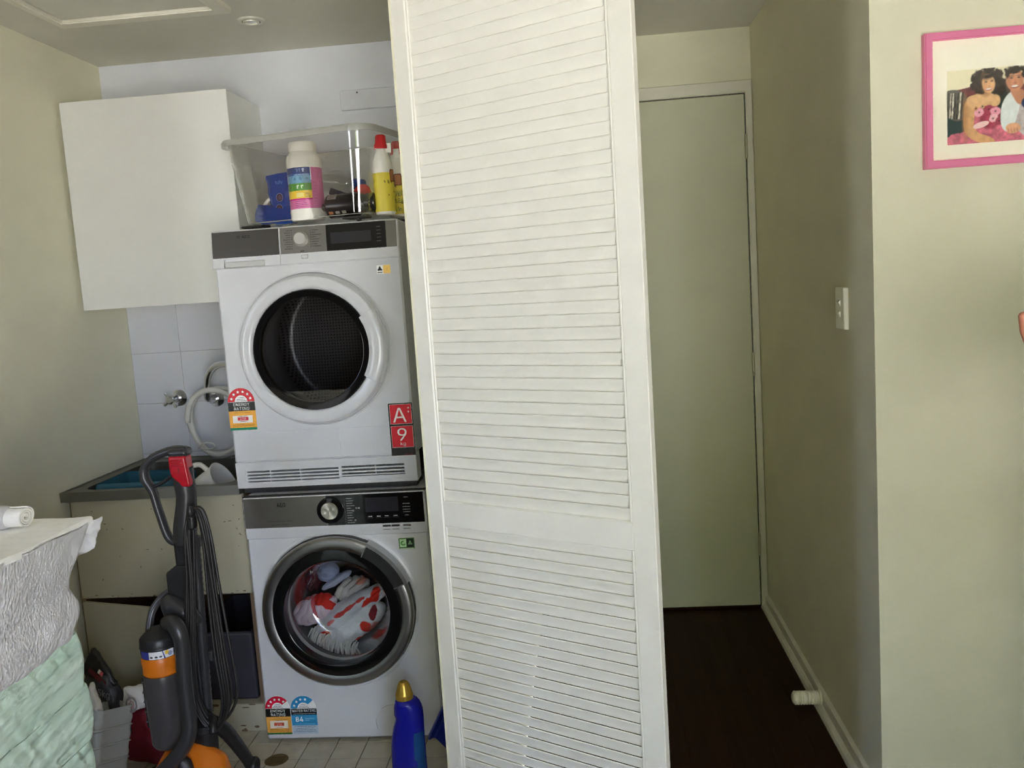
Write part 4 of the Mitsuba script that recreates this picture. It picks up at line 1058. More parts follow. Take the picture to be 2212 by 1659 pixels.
for k in range(7):
    P.rect(0.024, 0.034 + 0.003 * (k % 3), L0 + 0.02 + 0.010 * k, L0 + 0.0212 + 0.010 * k, (176, 92, 134), 2)
put_print('powder_jar__label', fine(P), fn=cylmap(JX, JY, 0.0548, ref=-PI / 2 + 0.28))
# blue pouch
mat('m_blue_film', lin(24, 62, 148), 0.3, 0.5)
def pouch(w, h, t, seed, n=26, pinch=0.9, crump=0.006):
    u, v = np.meshgrid(np.linspace(-1, 1, n), np.linspace(0, 1, n))
    prof = (1 - np.abs(u) ** 3) * (1 - 0.75 * v ** 2)
    pts = []
    for s in (1, -1):
        P3 = np.stack([u * w / 2, s * t / 2 * prof, v * h], -1).reshape(-1, 3)
        P3 = P3 + (meshkit.fbm(P3 * 28 + s, 3, seed)[:, None] - 0.5) * np.array([crump, 2 * crump, crump])
        pts.append(P3)
    f = []
    for i in range(n - 1):
        for j in range(n - 1):
            a = i * n + j
            f += [(a, a + 1, a + n + 1), (a, a + n + 1, a + n)]
    f = np.array(f)
    return trimesh.Trimesh(np.vstack(pts), np.vstack([f[:, ::-1], f + n * n]), process=False)
tag('blue_pouch', 'blue plastic refill pouch standing left of the white jar in the clear box', 'pouch')
PMx = basis((-0.967, 2.885, BZ), (0.93, -0.30, 0.05), (0.30, 0.93, 0), (-0.10, 0.02, 0.995))
put('blue_pouch__film', xform(pouch(0.095, 0.165, 0.05, 4), PMx), 'm_blue_film', 50)
P = Print()
for (x, z, r) in ((0.012, 0.085, 0.014), (0.004, 0.050, 0.014), (-0.006, 0.018, 0.013)):
    P.poly(Point(x, z).buffer(r), (120, 130, 180), 0); P.poly(Point(x, z).buffer(r - 0.0018), (62, 38, 60), 1); P.poly(Point(x + .001, z - .001).buffer(r * .5), (84, 66, 88), 2)
P.text('fully', 0.020, 0.128, 0.011, (100, 140, 200), 1)
put_print('blue_pouch__print', P, PMx @ basis((0, -0.0275, 0), (1, 0, 0), (0, 0, 1), (0, -1, 0)))
put('blue_bag', xform(pouch(0.15, 0.075, 0.035, 9, 26, 0.9, 0.010), basis((-0.990, 2.835, BZ + 0.004), (0.95, -0.28, -0.10), (0.25, 0.80, 0.5), (-0.05, 0.50, 0.75))), 'm_blue_film', 50, 'crumpled blue plastic bag lying in the lower left corner of the clear box', 'bag')
# white hose end
put('white_hose', cat(tube(curve([(-1.050, 2.88, BZ + 0.022), (-1.02, 2.86, BZ + 0.014), (-0.97, 2.90, BZ + 0.012), (-0.93, 2.97, BZ + 0.03), (-0.98, 3.02, BZ + 0.05), (-1.04, 2.98, BZ + 0.05), (-1.045, 2.92, BZ + 0.07), (-0.995, 2.90, BZ + 0.10)], 60), 0.007, 10)), 'm_white_plastic', True, 'white bent plastic hose lying behind the blue bag in the clear box', 'hose')
# bottle with blue cap, lying back
tag('clear_bottle', 'clear bottle with a blue cap leaning in the middle of the clear box', 'bottle')
ax = np.array([0.95, -0.20, -0.16]); ax /= np.linalg.norm(ax)
o = np.array([-0.737, 2.98, 1.8395]) - ax * 0.122
e1 = np.cross(ax, (0, 0, 1)); e1 /= np.linalg.norm(e1); e2 = np.cross(ax, e1)
CB = basis(o, e1, e2, ax)
scene['m_clear_plastic'] = {'type': 'thindielectric', 'int_ior': 1.5, 'specular_transmittance': {'type': 'rgb', 'value': [0.85, 0.85, 0.84]}}
put('clear_bottle__body', xform(lathe([(0, 0), (0.028, 0), (0.030, 0.004), (0.030, 0.075), (0.022, 0.092), (0.013, 0.10), (0.013, 0.108)], 28), CB), 'm_clear_plastic', 40)
put('clear_bottle__cap', xform(lathe([(0.0145, 0.102), (0.0175, 0.103), (0.0175, 0.138), (0.015, 0.142), (0, 0.142)], 28), CB), 'm_blue_plastic', 40)
# red capped white bottle
tag('white_bottle', 'white bottle with a round red cap lying behind the black bottle in the clear box', 'bottle')
RB = basis((-0.706, 2.905, BZ + 0.078), (1, 0, 0), (0, 0.25, 0.968), (0.1, -0.96, 0.25))
put('white_bottle__body', xform(lathe([(0, -0.15), (0.036, -0.15), (0.040, -0.145), (0.040, -0.03), (0.032, -0.010), (0.02, 0.0)], 32), RB), 'm_white_plastic', 40)
put('white_bottle__cap', xform(lathe([(0.0265, -0.004), (0.0285, 0.0), (0.0285, 0.024), (0.025, 0.031), (0, 0.033)], 36), RB), 'm_red_plastic', 40)
# red and navy packet
mat('m_navy', lin(26, 32, 58), 0.4, 0.5)
tag('navy_packet', 'small navy and red packet lying behind the black bottle', 'packet')
NP = basis((-0.785, 2.93, BZ + 0.085), (0.92, 0.05, -0.38), (0, 1, 0), (0.38, 0, 0.92))
put('navy_packet__sleeve', xform(bx(-0.035, 0.045, -0.03, 0.03, -0.010, 0.012, 0.003), NP), 'm_navy')
put('navy_packet__band', xform(bx(0.0, 0.0455, -0.031, 0.0305, -0.011, 0.000, 0.002), NP), 'm_red_plastic')
# black bottle lying down
tag('black_bottle', 'black bottle lying on its side at the bottom of the clear box', 'bottle')
ax = np.array([0.985, -0.13, 0.02]); ax /= np.linalg.norm(ax); e1 = np.cross(ax, (0, 0, 1)); e1 /= np.linalg.norm(e1)
KB = basis((-0.800, 2.815, BZ + 0.0385), e1, np.cross(ax, e1), ax)
put('black_bottle__body', xform(lathe([(0, 0), (0.033, 0), (0.0375, 0.006), (0.0375, 0.095), (0.030, 0.120), (0.024, 0.130)], 40), KB), 'm_black_plastic', 40)
put('black_bottle__cap', xform(lathe([(0.024, 0.128), (0.0285, 0.130), (0.030, 0.155), (0.026, 0.163), (0, 0.165)], 36), KB), 'm_black_plastic', 40)
put('black_bottle__nozzle', xform(lathe([(0, -0.030), (0.011, -0.030), (0.013, -0.002), (0.013, 0.002)], 24), KB), 'm_plastic_dark', 40)
P = Print()
P.rect(0.010, 0.040, 0.020, 0.044, (150, 146, 140), 1)
for k in range(8):
    P.rect(0.012, 0.038, 0.022 + 0.0026 * k, 0.0232 + 0.0026 * k, (84, 80, 78), 2)
for k, c_ in enumerate(((170, 110, 70), (150, 146, 140), (160, 156, 150))):
    P.rect(0.012 + 0.022 * k, 0.026 + 0.022 * k, -0.030, -0.020, c_, 1)
def kbmap(v):
    t = v[:, 1] / 0.0377
    rr = 0.0377 + v[:, 2]
    loc = np.stack([rr * np.cos(t), -rr * np.sin(t), v[:, 0]], -1)
    w = (KB[:3, :3] @ loc.T).T + KB[:3, 3]
    return w
sgn = 1.0
put_print('black_bottle__label', fine(P), fn=kbmap)
# yellow cleaner bottles
mat('m_yellow', lin(222, 202, 60), 0.4, 0.5)
def cleaner(key, x, y, label, words, face, sc=1.0):
    tag(key, label, 'bottle', None)
    prof = [(0, BZ), (0.036, BZ), (0.040, BZ + 0.006), (0.040, BZ + 0.135), (0.036, BZ + 0.165), (0.026, BZ + 0.188), (0.021, BZ + 0.196), (0.0205, BZ + 0.206)]
    prof = [(r * sc, z) for r, z in prof]
    put(key + '__body', lathe(prof, 40, at=(x, y, 0)), 'm_white_plastic', 40)
    put(key + '__cap', lathe([(0.020, BZ + 0.203), (0.0225, BZ + 0.204), (0.0225, BZ + 0.216), (0.018, BZ + 0.222), (0.0165, BZ + 0.243), (0.013, BZ + 0.247), (0, BZ + 0.2475)], 32, at=(x, y, 0)), 'm_red_plastic', 40)
    P = Print()
    P.rect(-0.10, 0.10, BZ + 0.008, BZ + 0.128, (222, 204, 70), 1)
    r2 = np.random.default_rng(5)
    for k in range(16):
        a_, b_ = r2.uniform(-0.09, 0.09), BZ + r2.uniform(0.015, 0.12)
        P.poly(affinity.rotate(affinity.scale(Point(a_, b_).buffer(1, quad_segs=3), r2.uniform(.0015, .004), r2.uniform(.003, .008)), r2.uniform(-60, 60)), (126, 112, 36), 2)
    for s, z, hh, ww in words:
        P.text(s, 0.0012, z - 0.0012, hh, (52, 56, 30), 3, True, width=ww); P.text(s, 0.0, z, hh, (206, 196, 96), 4, True, width=ww)
    sh = Polygon([(-0.012, BZ + 0.100), (0.012, BZ + 0.100), (0.013, BZ + 0.132), (0.010, BZ + 0.138), (-0.010, BZ + 0.138), (-0.013, BZ + 0.132)])
    P.poly(sh, (120, 40, 34), 3); P.poly(sh.buffer(-0.0025), (176, 116, 76), 4)
    put_print(key + '__label', fine(P), fn=cylmap(x, y, 0.0402 * sc, ref=face))
    put(key + '__tag', xform(bx(-0.010, 0.010, -0.001, 0.001, 0, 0.03, 0.0008), basis((x + 0.024 * math.cos(face), y + 0.024 * math.sin(face), BZ + 0.190), (1, 0, 0), (0, 1, 0), (0, 0, 1))), 'm_white_plastic')
cleaner('cleaner_bottle', -0.612, 2.800, 'yellow and white cleaner bottle with red cap behind the front corner of the clear box', [], -PI / 2 + 1.3, 0.8)
cleaner('cleaner_bottle_001', -0.592, 2.945, 'yellow cleaner bottle lettered POWER CLEAN next to the louvred door in the clear box', [('POWER', BZ + 0.066, 0.018, 0.060), ('CLEAN', BZ + 0.046, 0.014, 0.050), ('3 in 1', BZ + 0.018, 0.014, 0.04)], -PI / 2 + 0.1)

# ---------------------------------------------------------------- blue detergent bottle and blue dustpan
mat('m_deep_blue', lin(22, 26, 140), 0.28, 0.5)
mat('m_gold', lin(196, 158, 66), 0.28, 0.5, 0.6)
mat('m_teal_label', lin(26, 74, 128), 0.3, 0.5)
tag('detergent_bottle', 'deep blue detergent bottle with gold cap on the tiles in front of the washing machine', 'bottle')
lv = [(-0.6550, -0.5530, 0.0), (-0.6575, -0.5515, 0.012), (-0.6569, -0.5519, 0.0439), (-0.6546, -0.5516, 0.1083), (-0.6504, -0.5521, 0.1403), (-0.6432, -0.5512, 0.1723), (-0.6350, -0.5505, 0.197), (-0.6336, -0.5503, 0.203), (-0.6374, -0.5508, 0.2169), (-0.6364, -0.5538, 0.236), (-0.6330, -0.5620, 0.252), (-0.6290, -0.5720, 0.262), (-0.622, -0.584, 0.265)]
th = np.arange(40) / 40 * 2 * PI
rings = []
for a_, b_, z_ in lv:
    cx, rx = (a_ + b_) / 2, (b_ - a_) / 2
    rings.append(np.stack([cx + rx * np.cos(th), 2.47 + min(rx, 0.036) * np.sign(np.sin(th)) * np.abs(np.sin(th)) ** 0.8, np.full(40, z_)], -1))
# finer rings by a spline along the height
R = np.stack(rings); zz_ = R[:, 0, 2]
from scipy.interpolate import PchipInterpolator
zi = np.unique(np.concatenate([np.linspace(0.0, 0.265, 60), zz_]))
R2 = PchipInterpolator(zz_, R, axis=0)(zi)
put('detergent_bottle__body', loft(list(R2), True, True), 'm_deep_blue', 60)
put('detergent_bottle__cap', lathe([(0.0262, 0.2635), (0.0262, 0.277), (0.0245, 0.279), (0.0228, 0.288), (0.0185, 0.3030), (0.0135, 0.3130), (0.0105, 0.3155), (0.0, 0.3157)], 48, at=(-0.6030, 2.47, 0)), 'm_gold', 30)
lm = loft([r + np.array([0, 0, 0]) for r in R2[(zi > 0.03) & (zi < 0.17)]])
vv = np.asarray(lm.vertices); c0 = np.array([-0.604, 2.47])
keep = np.all((vv[:, 0] > -0.582 + 0.10 * (0.17 - vv[:, 2]) * 0.2)[lm.faces], axis=1) & np.all((vv[:, 1] < 2.47)[lm.faces], axis=1)
lm.update_faces(keep); lm.remove_unreferenced_vertices()
v2 = np.asarray(lm.vertices); v2[:, 1] -= 0.0006; v2[:, 0] += 0.0004; lm.vertices = v2
put('detergent_bottle__label', lm, 'm_teal_label', True)
mat('m_blue_pan', lin(24, 40, 124), 0.35, 0.5)
tag('dustpan', 'blue plastic dustpan leaning on the floor between washing machine and louvred door', 'dustpan')
pan = tri(man(rbox(-0.10, 0.10, -0.02, 0.02, 0.0, 0.19, 0.014)) - man(rbox(-0.088, 0.088, -0.04, 0.012, -0.03, 0.165, 0.010)))
DP = basis((-0.480, 2.50, 0.050), (0.74, -0.45, -0.50), (0.50, 0.86, 0.0), (0.44, -0.25, 0.86))
put('dustpan__pan', xform(pan, DP), 'm_blue_pan', 35)
put('dustpan__handle', xform(tube(curve([(0, 0.0, 0.18), (0.0, 0.003, 0.22), (-0.010, 0.006, 0.27), (-0.012, 0.01, 0.31), (-0.008, 0.012, 0.405)], 24), [0.016] * 20 + [0.017, 0.016, 0.013, 0.004], 12), DP), 'm_blue_pan', True)
# ---------------------------------------------------------------- upright vacuum cleaner
mat('m_vac_grey', lin(50, 50, 51), 0.32, 0.5)
mat('m_vac_dark', lin(31, 31, 32), 0.4, 0.5)
mat('m_vac_red', lin(168, 22, 34), 0.3, 0.5)
mat('m_vac_orange', lin(208, 112, 24), 0.35, 0.5)
mat('m_vac_bin', lin(66, 64, 64), 0.25, 0.5)
mat('m_cord', lin(40, 39, 38), 0.4, 0.5)
tag('vacuum_cleaner', 'grey and orange upright vacuum cleaner with red grip in front of the laundry tub', 'vacuum cleaner')
V = 'vacuum_cleaner__'
VY = 2.42
arch = curve([(-1.172, VY, 1.056), (-1.200, VY, 1.060), (-1.237, VY, 1.054), (-1.278, VY, 1.036), (-1.302, VY, 1.009), (-1.302, VY, 0.975), (-1.288, VY, 0.948), (-1.279, VY, 0.908), (-1.268, VY, 0.856), (-1.257, VY, 0.812), (-1.243, VY, 0.790), (-1.222, VY, 0.786), (-1.205, VY, 0.790)], 60)
put(V + 'handle', tube(arch, np.interp(np.linspace(0, 1, 60), [0, .12, .3, .42, .55, 1], [.014, .0125, .0125, .0145, .0115, .0115]), 14, flat=(1.3, 1.0, (0, 1, 0))), 'm_vac_grey', True)
put(V + 'handle_bar', tube(curve([(-1.284, VY, 0.954), (-1.255, VY, 0.964), (-1.225, VY, 0.983), (-1.203, VY, 1.000)], 12), 0.0055, 10), 'm_vac_dark', True)
put(V + 'handle_top', rbox(-1.221, -1.161, VY - 0.026, VY + 0.026, 1.040, 1.066, 0.012), 'm_vac_grey', 40)
redm = tri(m3.Manifold.batch_hull([man(rbox(-1.2165, -1.1645, VY - 0.028, VY + 0.02, 1.000, 1.046, 0.008)), man(rbox(-1.212, -1.1635, VY - 0.029, VY + 0.02, 0.985, 1.0, 0.006)), man(rbox(-1.186, -1.158, VY - 0.030, VY + 0.01, 0.955, 0.975, 0.006))]))
put(V + 'grip', redm, 'm_vac_red', 35, label='red plastic grip')
for k in range(3):
    put(V + 'grip_rib', tube(curve([(-1.2155, VY - 0.012, 1.034 - 0.007 * k), (-1.205, VY - 0.0285, 1.033 - 0.007 * k), (-1.176, VY - 0.0285, 1.033 - 0.007 * k), (-1.1655, VY - 0.012, 1.034 - 0.007 * k)], 14), 0.0016, 8), 'm_vac_red', True)
wp = curve([(-1.186, VY, 1.010), (-1.187, VY, 0.968), (-1.185, VY, 0.935), (-1.188, VY, 0.897), (-1.194, VY, 0.862), (-1.199, VY, 0.830), (-1.203, VY, 0.795), (-1.205, VY, 0.778)], 40)
put(V + 'wand', tube(wp, np.interp(np.linspace(0, 1, 40), [0, .2, .36, .5, .75, .93, 1], [.029, .030, .0285, .030, .034, .034, .028]), 24), 'm_vac_grey', True)
put(V + 'spine', rbox(-1.232, -1.192, VY - 0.022, VY + 0.02, 0.25, 0.795, 0.008), 'm_vac_dark', 40)
rib = []
for i in range(60):
    z = 0.79 - i * 0.009
    rib += [((-1.176 - 0.0018 * (0.79 - z) * 18), VY, z)]
put(V + 'ribbed_hose', tube(rib, [0.0165 if i % 2 else 0.0145 for i in range(60)], 14), 'm_vac_grey', 30)
put(V + 'collar', tube([(-1.176, VY, 0.800), (-1.177, VY, 0.770)], 0.0195, 18), 'm_vac_grey', 40)
put(V + 'tool_holder', tri(m3.Manifold.batch_hull([man(rbox(-1.262, -1.180, VY - 0.03, VY + 0.02, 0.565, 0.705, 0.010)), man(rbox(-1.235, -1.180, VY - 0.028, VY + 0.02, 0.70, 0.722, 0.006))])), 'm_vac_dark', 35)
put(V + 'shoulder', tri(m3.Manifold.batch_hull([m3.Manifold.sphere(0.030, 28).translate((-1.250, VY - 0.035, 0.610)), m3.Manifold.sphere(0.034, 28).translate((-1.215, VY - 0.035, 0.585)), m3.Manifold.sphere(0.022, 24).translate((-1.235, VY - 0.05, 0.545)), m3.Manifold.sphere(0.024, 24).translate((-1.190, VY - 0.03, 0.560))])), 'm_vac_grey', 50)
bc = (-1.287, 2.36)
def vl(part, prof, m, sm=40, n=44, **k): return put(V + part, lathe(prof, n, at=(bc[0], bc[1], 0)), m, sm, **k)
vl('bin_lid', [(0.0525, 0.500), (0.0535, 0.505), (0.0530, 0.523), (0.047, 0.531), (0.032, 0.545), (0.018, 0.553), (0, 0.555)], 'm_vac_dark')
vl('bin_rim', [(0.0, 0.498), (0.0535, 0.498), (0.0545, 0.501), (0.0535, 0.504), (0, 0.504)], 'm_vac_dark')
vl('bin_collar', [(0.0, 0.474), (0.052, 0.474), (0.0525, 0.499), (0.0, 0.499)], 'm_navy')
P = Print()
P.rect(-0.020, 0.052, 0.4755, 0.4975, (226, 226, 228), 0)
P.rect(-0.052, -0.021, 0.4755, 0.4975, (52, 58, 130), 0)
for x in (-0.013, 0.001, 0.013):
    P.poly(affinity.scale(Point(x, 0.482).buffer(0.0045, quad_segs=3), 1, 0.6), (58, 58, 62), 1)
P.poly(Polygon([(0.022, 0.4755), (0.026, 0.4755), (0.020, 0.4975), (0.018, 0.4975)]), (70, 76, 140), 1)
P.poly(Point(0.031, 0.491).buffer(0.006), (226, 190, 60), 1)
P.poly(Point(0.040, 0.486).buffer(0.007), (150, 158, 186), 1)
put_print(V + 'instruction_band', fine(P), fn=cylmap(bc[0], bc[1], 0.0527, ref=-PI / 2 + 0.25))
vl('bin_cone', [(0.049, 0.418), (0.0525, 0.422), (0.0515, 0.442), (0.053, 0.450), (0.054, 0.462), (0.052, 0.474), (0, 0.474)], 'm_vac_orange', label='orange ring above the bin')
put(V + 'bin_cone__arrow', lathe([(0.0532, 0.424), (0.0545, 0.428), (0.0548, 0.462), (0.053, 0.468)], 10, at=(bc[0], bc[1], 0), a0=-1.55, a1=-0.95), 'm_vac_orange', True)
vl('bin', [(0, 0.195), (0.044, 0.195), (0.050, 0.205), (0.0535, 0.30), (0.0545, 0.40), (0.052, 0.418), (0, 0.418)], 'm_vac_bin')
put(V + 'bin__latch', rbox(-1.346, -1.333, 2.345, 2.375, 0.25, 0.405, 0.005), 'm_vac_dark', 40)
for k in range(5):
    put(V + 'bin__latch_rib', rbox(-1.3475, -1.336, 2.342, 2.378, 0.268 + 0.03 * k, 0.274 + 0.03 * k, 0.0028, 8), 'm_vac_grey', 40)
pp = curve([(-1.235, 2.315, 0.580), (-1.207, 2.300, 0.586), (-1.188, 2.29, 0.566), (-1.182, 2.29, 0.530), (-1.184, 2.29, 0.475), (-1.187, 2.29, 0.378), (-1.186, 2.29, 0.295), (-1.196, 2.285, 0.245), (-1.232, 2.275, 0.196), (-1.284, 2.265, 0.148), (-1.330, 2.26, 0.105), (-1.36, 2.26, 0.06)], 70)
put(V + 'suction_pipe', tube(pp, np.interp(np.linspace(0, 1, 70), [0, .1, .2, 1], [.020, .0235, .0215, .0215]), 18), 'm_vac_grey', True)
# flex wound over the two hooks
cp = []
crn = np.random.default_rng(17)
for k in range(13):
    wl, wr = crn.uniform(-0.050, -0.006), crn.uniform(0.0, 0.062)
    dy = crn.uniform(-0.022, 0.016)
    zb = 0.250 - crn.uniform(0, 0.018)
    cp += [(-1.146 + wl * 0.25, VY - 0.045 + dy, 0.893 - 0.02 * crn.random()), (-1.156 + wl * 0.55, VY - 0.05 + dy, 0.70), (-1.178 + wl * 0.85, VY - 0.055 + dy, 0.42), (-1.180 + wl * 0.45, VY - 0.05 + dy, 0.300), (-1.150, VY - 0.045 + dy, zb),
           (-1.118 + wr * 0.55, VY - 0.05 + dy, 0.305), (-1.118 + wr * 0.75, VY - 0.055 + dy, 0.42), (-1.122 + wr * 0.45, VY - 0.05 + dy, 0.70), (-1.134 + wr * 0.1, VY - 0.045 + dy, 0.895)]
put(V + 'power_cord', tube(curve(cp, 1100), 0.0042, 8), 'm_cord', True)
put(V + 'cord_hook', cat(tube(curve([(-1.160, VY - 0.01, 0.872), (-1.150, VY - 0.05, 0.874), (-1.143, VY - 0.075, 0.884), (-1.141, VY - 0.08, 0.912)], 16), [0.011] * 12 + [0.010, 0.009, 0.007, 0.004], 12), rbox(-1.153, -1.131, VY - 0.088, VY - 0.06, 0.842, 0.885, 0.008)), 'm_vac_dark', 40)
put(V + 'cord_hook', tube(curve([(-1.20, VY - 0.02, 0.268), (-1.16, VY - 0.045, 0.262), (-1.145, VY - 0.075, 0.255), (-1.142, VY - 0.085, 0.235)], 16), 0.011, 12), 'm_vac_dark', True)
put(V + 'clip', rbox(-1.142, -1.128, VY - 0.066, VY - 0.05, 0.445, 0.475, 0.004), 'm_vac_grey', 40)
put(V + 'motor_housing', lathe([(0, 0.115), (0.026, 0.118), (0.032, 0.130), (0.034, 0.22), (0.042, 0.226), (0.042, 0.247), (0.02, 0.252), (0, 0.252)], 36, at=(-1.190, 2.385, 0)), 'm_vac_dark', 40)
hull = m3.Manifold.batch_hull([m3.Manifold.sphere(0.030, 28).translate(p) for p in ((-1.345, 2.34, 0.03), (-1.115, 2.34, 0.03), (-1.345, 2.25, 0.03), (-1.115, 2.25, 0.03), (-1.285, 2.36, 0.150), (-1.20, 2.36, 0.165), (-1.15, 2.36, 0.135))])
put(V + 'cleaner_head', tri(hull), 'm_vac_orange', 40, label='orange cleaner head')
put(V + 'head_notch', tri(m3.Manifold.batch_hull([m3.Manifold.sphere(0.016, 20).translate(p) for p in ((-1.215, 2.30, 0.165), (-1.195, 2.285, 0.12), (-1.235, 2.30, 0.18))])), 'm_vac_dark', 40)
lg = tube(curve([(-1.190, VY - 0.01, 0.235), (-1.158, VY + 0.01, 0.200), (-1.138, VY + 0.04, 0.140), (-1.126, VY + 0.075, 0.075), (-1.120, VY + 0.095, 0.03)], 24), np.linspace(0.021, 0.015, 24), 14, flat=(1.3, 1.0, (0, 1, 0)))
put(V + 'stand_leg', lg, 'm_vac_dark', True)
put(V + 'wheel', lathe([(0, -0.012), (0.024, -0.012), (0.028, -0.007), (0.028, 0.007), (0.024, 0.012), (0, 0.012)], 32, 'x', at=(-1.112, 2.517, 0.0285)), 'm_vac_dark', 40)
put(V + 'bleed_hose', tube(curve([(-1.335, 2.40, 0.525), (-1.330, 2.42, 0.575), (-1.305, 2.43, 0.612), (-1.27, 2.43, 0.635), (-1.245, 2.43, 0.64)], 24), 0.011, 12), 'm_vac_bin', True)

# ---------------------------------------------------------------- things on the floor left of the vacuum cleaner
mat('m_bag_black', lin(30, 28, 28), 0.4, 0.5)
mat('m_bag_grey', lin(56, 56, 58), 0.45, 0.5)
mat('m_bag_white', lin(206, 202, 194), 0.6, 0.3)
mat('m_bag_red', lin(104, 30, 38), 0.5, 0.4)
def crumple(mesh, seed, amp=0.012, f=22, amp2=0.004):
    v = np.asarray(mesh.vertices)
    for k, (a_, ff) in enumerate(((amp, f), (amp2, f * 3.1))):
        d = np.stack([meshkit.fbm(v * ff, 3, seed + 10 * k + j) - 0.5 for j in range(3)], -1)
        v = v + 2 * a_ * d
    mesh.vertices = v
    return mesh
def soft(hullpts, r, size, seed, amp=0.012, f=22):
    m = m3.Manifold.batch_hull([m3.Manifold.sphere(r, 12).translate(p) for p in hullpts]).refine_to_length(size)
    return crumple(tri(m), seed, amp, f)
tag('black_bag', 'black and grey printed sack with a red band leaning on the tub cabinet', 'sack')
put('black_bag__body', soft([(-1.69, 2.60, 0.13), (-1.54, 2.55, 0.13), (-1.665, 2.62, 0.31), (-1.585, 2.56, 0.31), (-1.56, 2.59, 0.21), (-1.69, 2.66, 0.13)], 0.020, 0.010, 41, 0.008), 'm_bag_grey', True)
put('black_bag__top', soft([(-1.672, 2.59, 0.325), (-1.640, 2.60, 0.385), (-1.575, 2.56, 0.325), (-1.560, 2.56, 0.292), (-1.66, 2.66, 0.32)], 0.010, 0.008, 43, 0.006), 'm_bag_black', True)
BG = basis((-1.615, 2.555, 0.328), (0.80, -0.30, -0.52), (0.50, 0.05, 0.84), (-0.3, -0.95, 0.1))
P = Print()
P.rect(0.004, 0.026, 0.006, 0.020, (196, 188, 180), 1); P.rect(0.013, 0.026, 0.006, 0.020, (170, 70, 76), 2)
P.rect(-0.03, 0.05, -0.014, 0.002, (84, 26, 30), 0)
put_print('black_bag__band', P, BG)
P = Print()
P.text('35kg', 0, 0, 0.022, (104, 104, 106), 1, True); P.rect(-0.02, 0.02, -0.016, -0.013, (92, 92, 94), 1); P.rect(-0.014, 0.016, -0.022, -0.019, (92, 92, 94), 1)
put_print('black_bag__lettering', P, basis((-1.592, 2.532, 0.262), (0.94, -0.30, -0.10), (0.10, 0.02, 0.99), (-0.3, -0.95, 0.05)))
put('white_cloth', soft([(-1.60, 2.46, 0.20), (-1.545, 2.44, 0.275), (-1.60, 2.50, 0.315), (-1.585, 2.45, 0.16), (-1.555, 2.47, 0.20)], 0.008, 0.008, 51, 0.008), 'm_bag_white', True, 'white crumpled cloth between the wrapped parcel and the black sack', 'cloth')
mat('m_basket', lin(166, 168, 163), 0.5, 0.4)
tag('plastic_basket', 'grey ribbed plastic bin standing between the green parcel and the vacuum cleaner', 'bin')
brings = []
for k in range(30):
    z = 0.002 + k * 0.0088
    s = 1 + 0.25 * z
    bump = 0.004 * (1 if k % 6 in (0, 1) else 0)
    rr = rrect((0.088 * s + bump), (0.12 * s + bump), 0.016)
    brings.append(np.column_stack([rr, np.full(32, z)]))
BKM = basis((-1.572, 2.440, 0.0), (0.87, -0.36, 0.0), (0.36, 0.87, -0.25), (0.09, 0.22, 0.97))
inn = [np.column_stack([b[:, :2] * 0.95, b[:, 2]]) for b in brings[::-1]]
put('plastic_basket__body', loft(brings + inn, True, True, BKM), 'm_basket', 40)
for z in (0.05, 0.10, 0.15, 0.20):
    rr = rrect(0.092 * (1 + 0.25 * z), 0.124 * (1 + 0.25 * z), 0.017)
    rr = np.column_stack([rr, z + 0.010 * np.cos(np.arctan2(rr[:, 1], rr[:, 0]) * 2)])
    put('plastic_basket__ridge', xform(tube(np.vstack([rr, rr[:1]]), 0.0032, 6), BKM), 'm_basket', True)
for k, (x, d) in enumerate(((-0.015, -1), (0.018, -1), (0.0, 1))):
    put('plastic_basket__rib', xform(bx(x - 0.004, x + 0.004, d * 0.067 - 0.004, d * 0.067 + 0.004, 0.01, 0.235, 0.002), BKM), 'm_basket')
tag('red_bag', 'dark red and white printed bag slumped beside the vacuum cleaner bin', 'bag')
put('red_bag__body', soft([(-1.545, 2.60, 0.03), (-1.435, 2.58, 0.03), (-1.53, 2.58, 0.17), (-1.44, 2.55, 0.20), (-1.50, 2.66, 0.18)], 0.022, 0.010, 61, 0.008), 'm_bag_red', True)
put('red_bag__white_top', soft([(-1.53, 2.55, 0.205), (-1.455, 2.53, 0.235), (-1.525, 2.57, 0.265), (-1.465, 2.56, 0.272), (-1.50, 2.62, 0.23)], 0.012, 0.008, 63, 0.006), 'm_bag_white', True)
P = Print()
P.poly(Point(0, 0).buffer(0.024).difference(Point(0, 0).buffer(0.018)), (120, 112, 110), 0); P.poly(Point(0, 0).buffer(0.012).difference(Point(0, 0).buffer(0.007)), (150, 120, 116), 0)
put_print('red_bag__emblem', P, basis((-1.488, 2.519, 0.238), (0.94, -0.30, 0), (-0.05, 0.25, 0.96), (-0.3, -0.9, 0.25)))
put('black_cable', tube(curve([(-1.56, 2.50, 0.012), (-1.50, 2.47, 0.010), (-1.43, 2.50, 0.030), (-1.40, 2.56, 0.035), (-1.42, 2.62, 0.01), (-1.50, 2.68, 0.01)], 40), 0.008, 10), 'm_vac_dark', True, 'black cable lying on the tiles behind the vacuum cleaner head', 'cable')

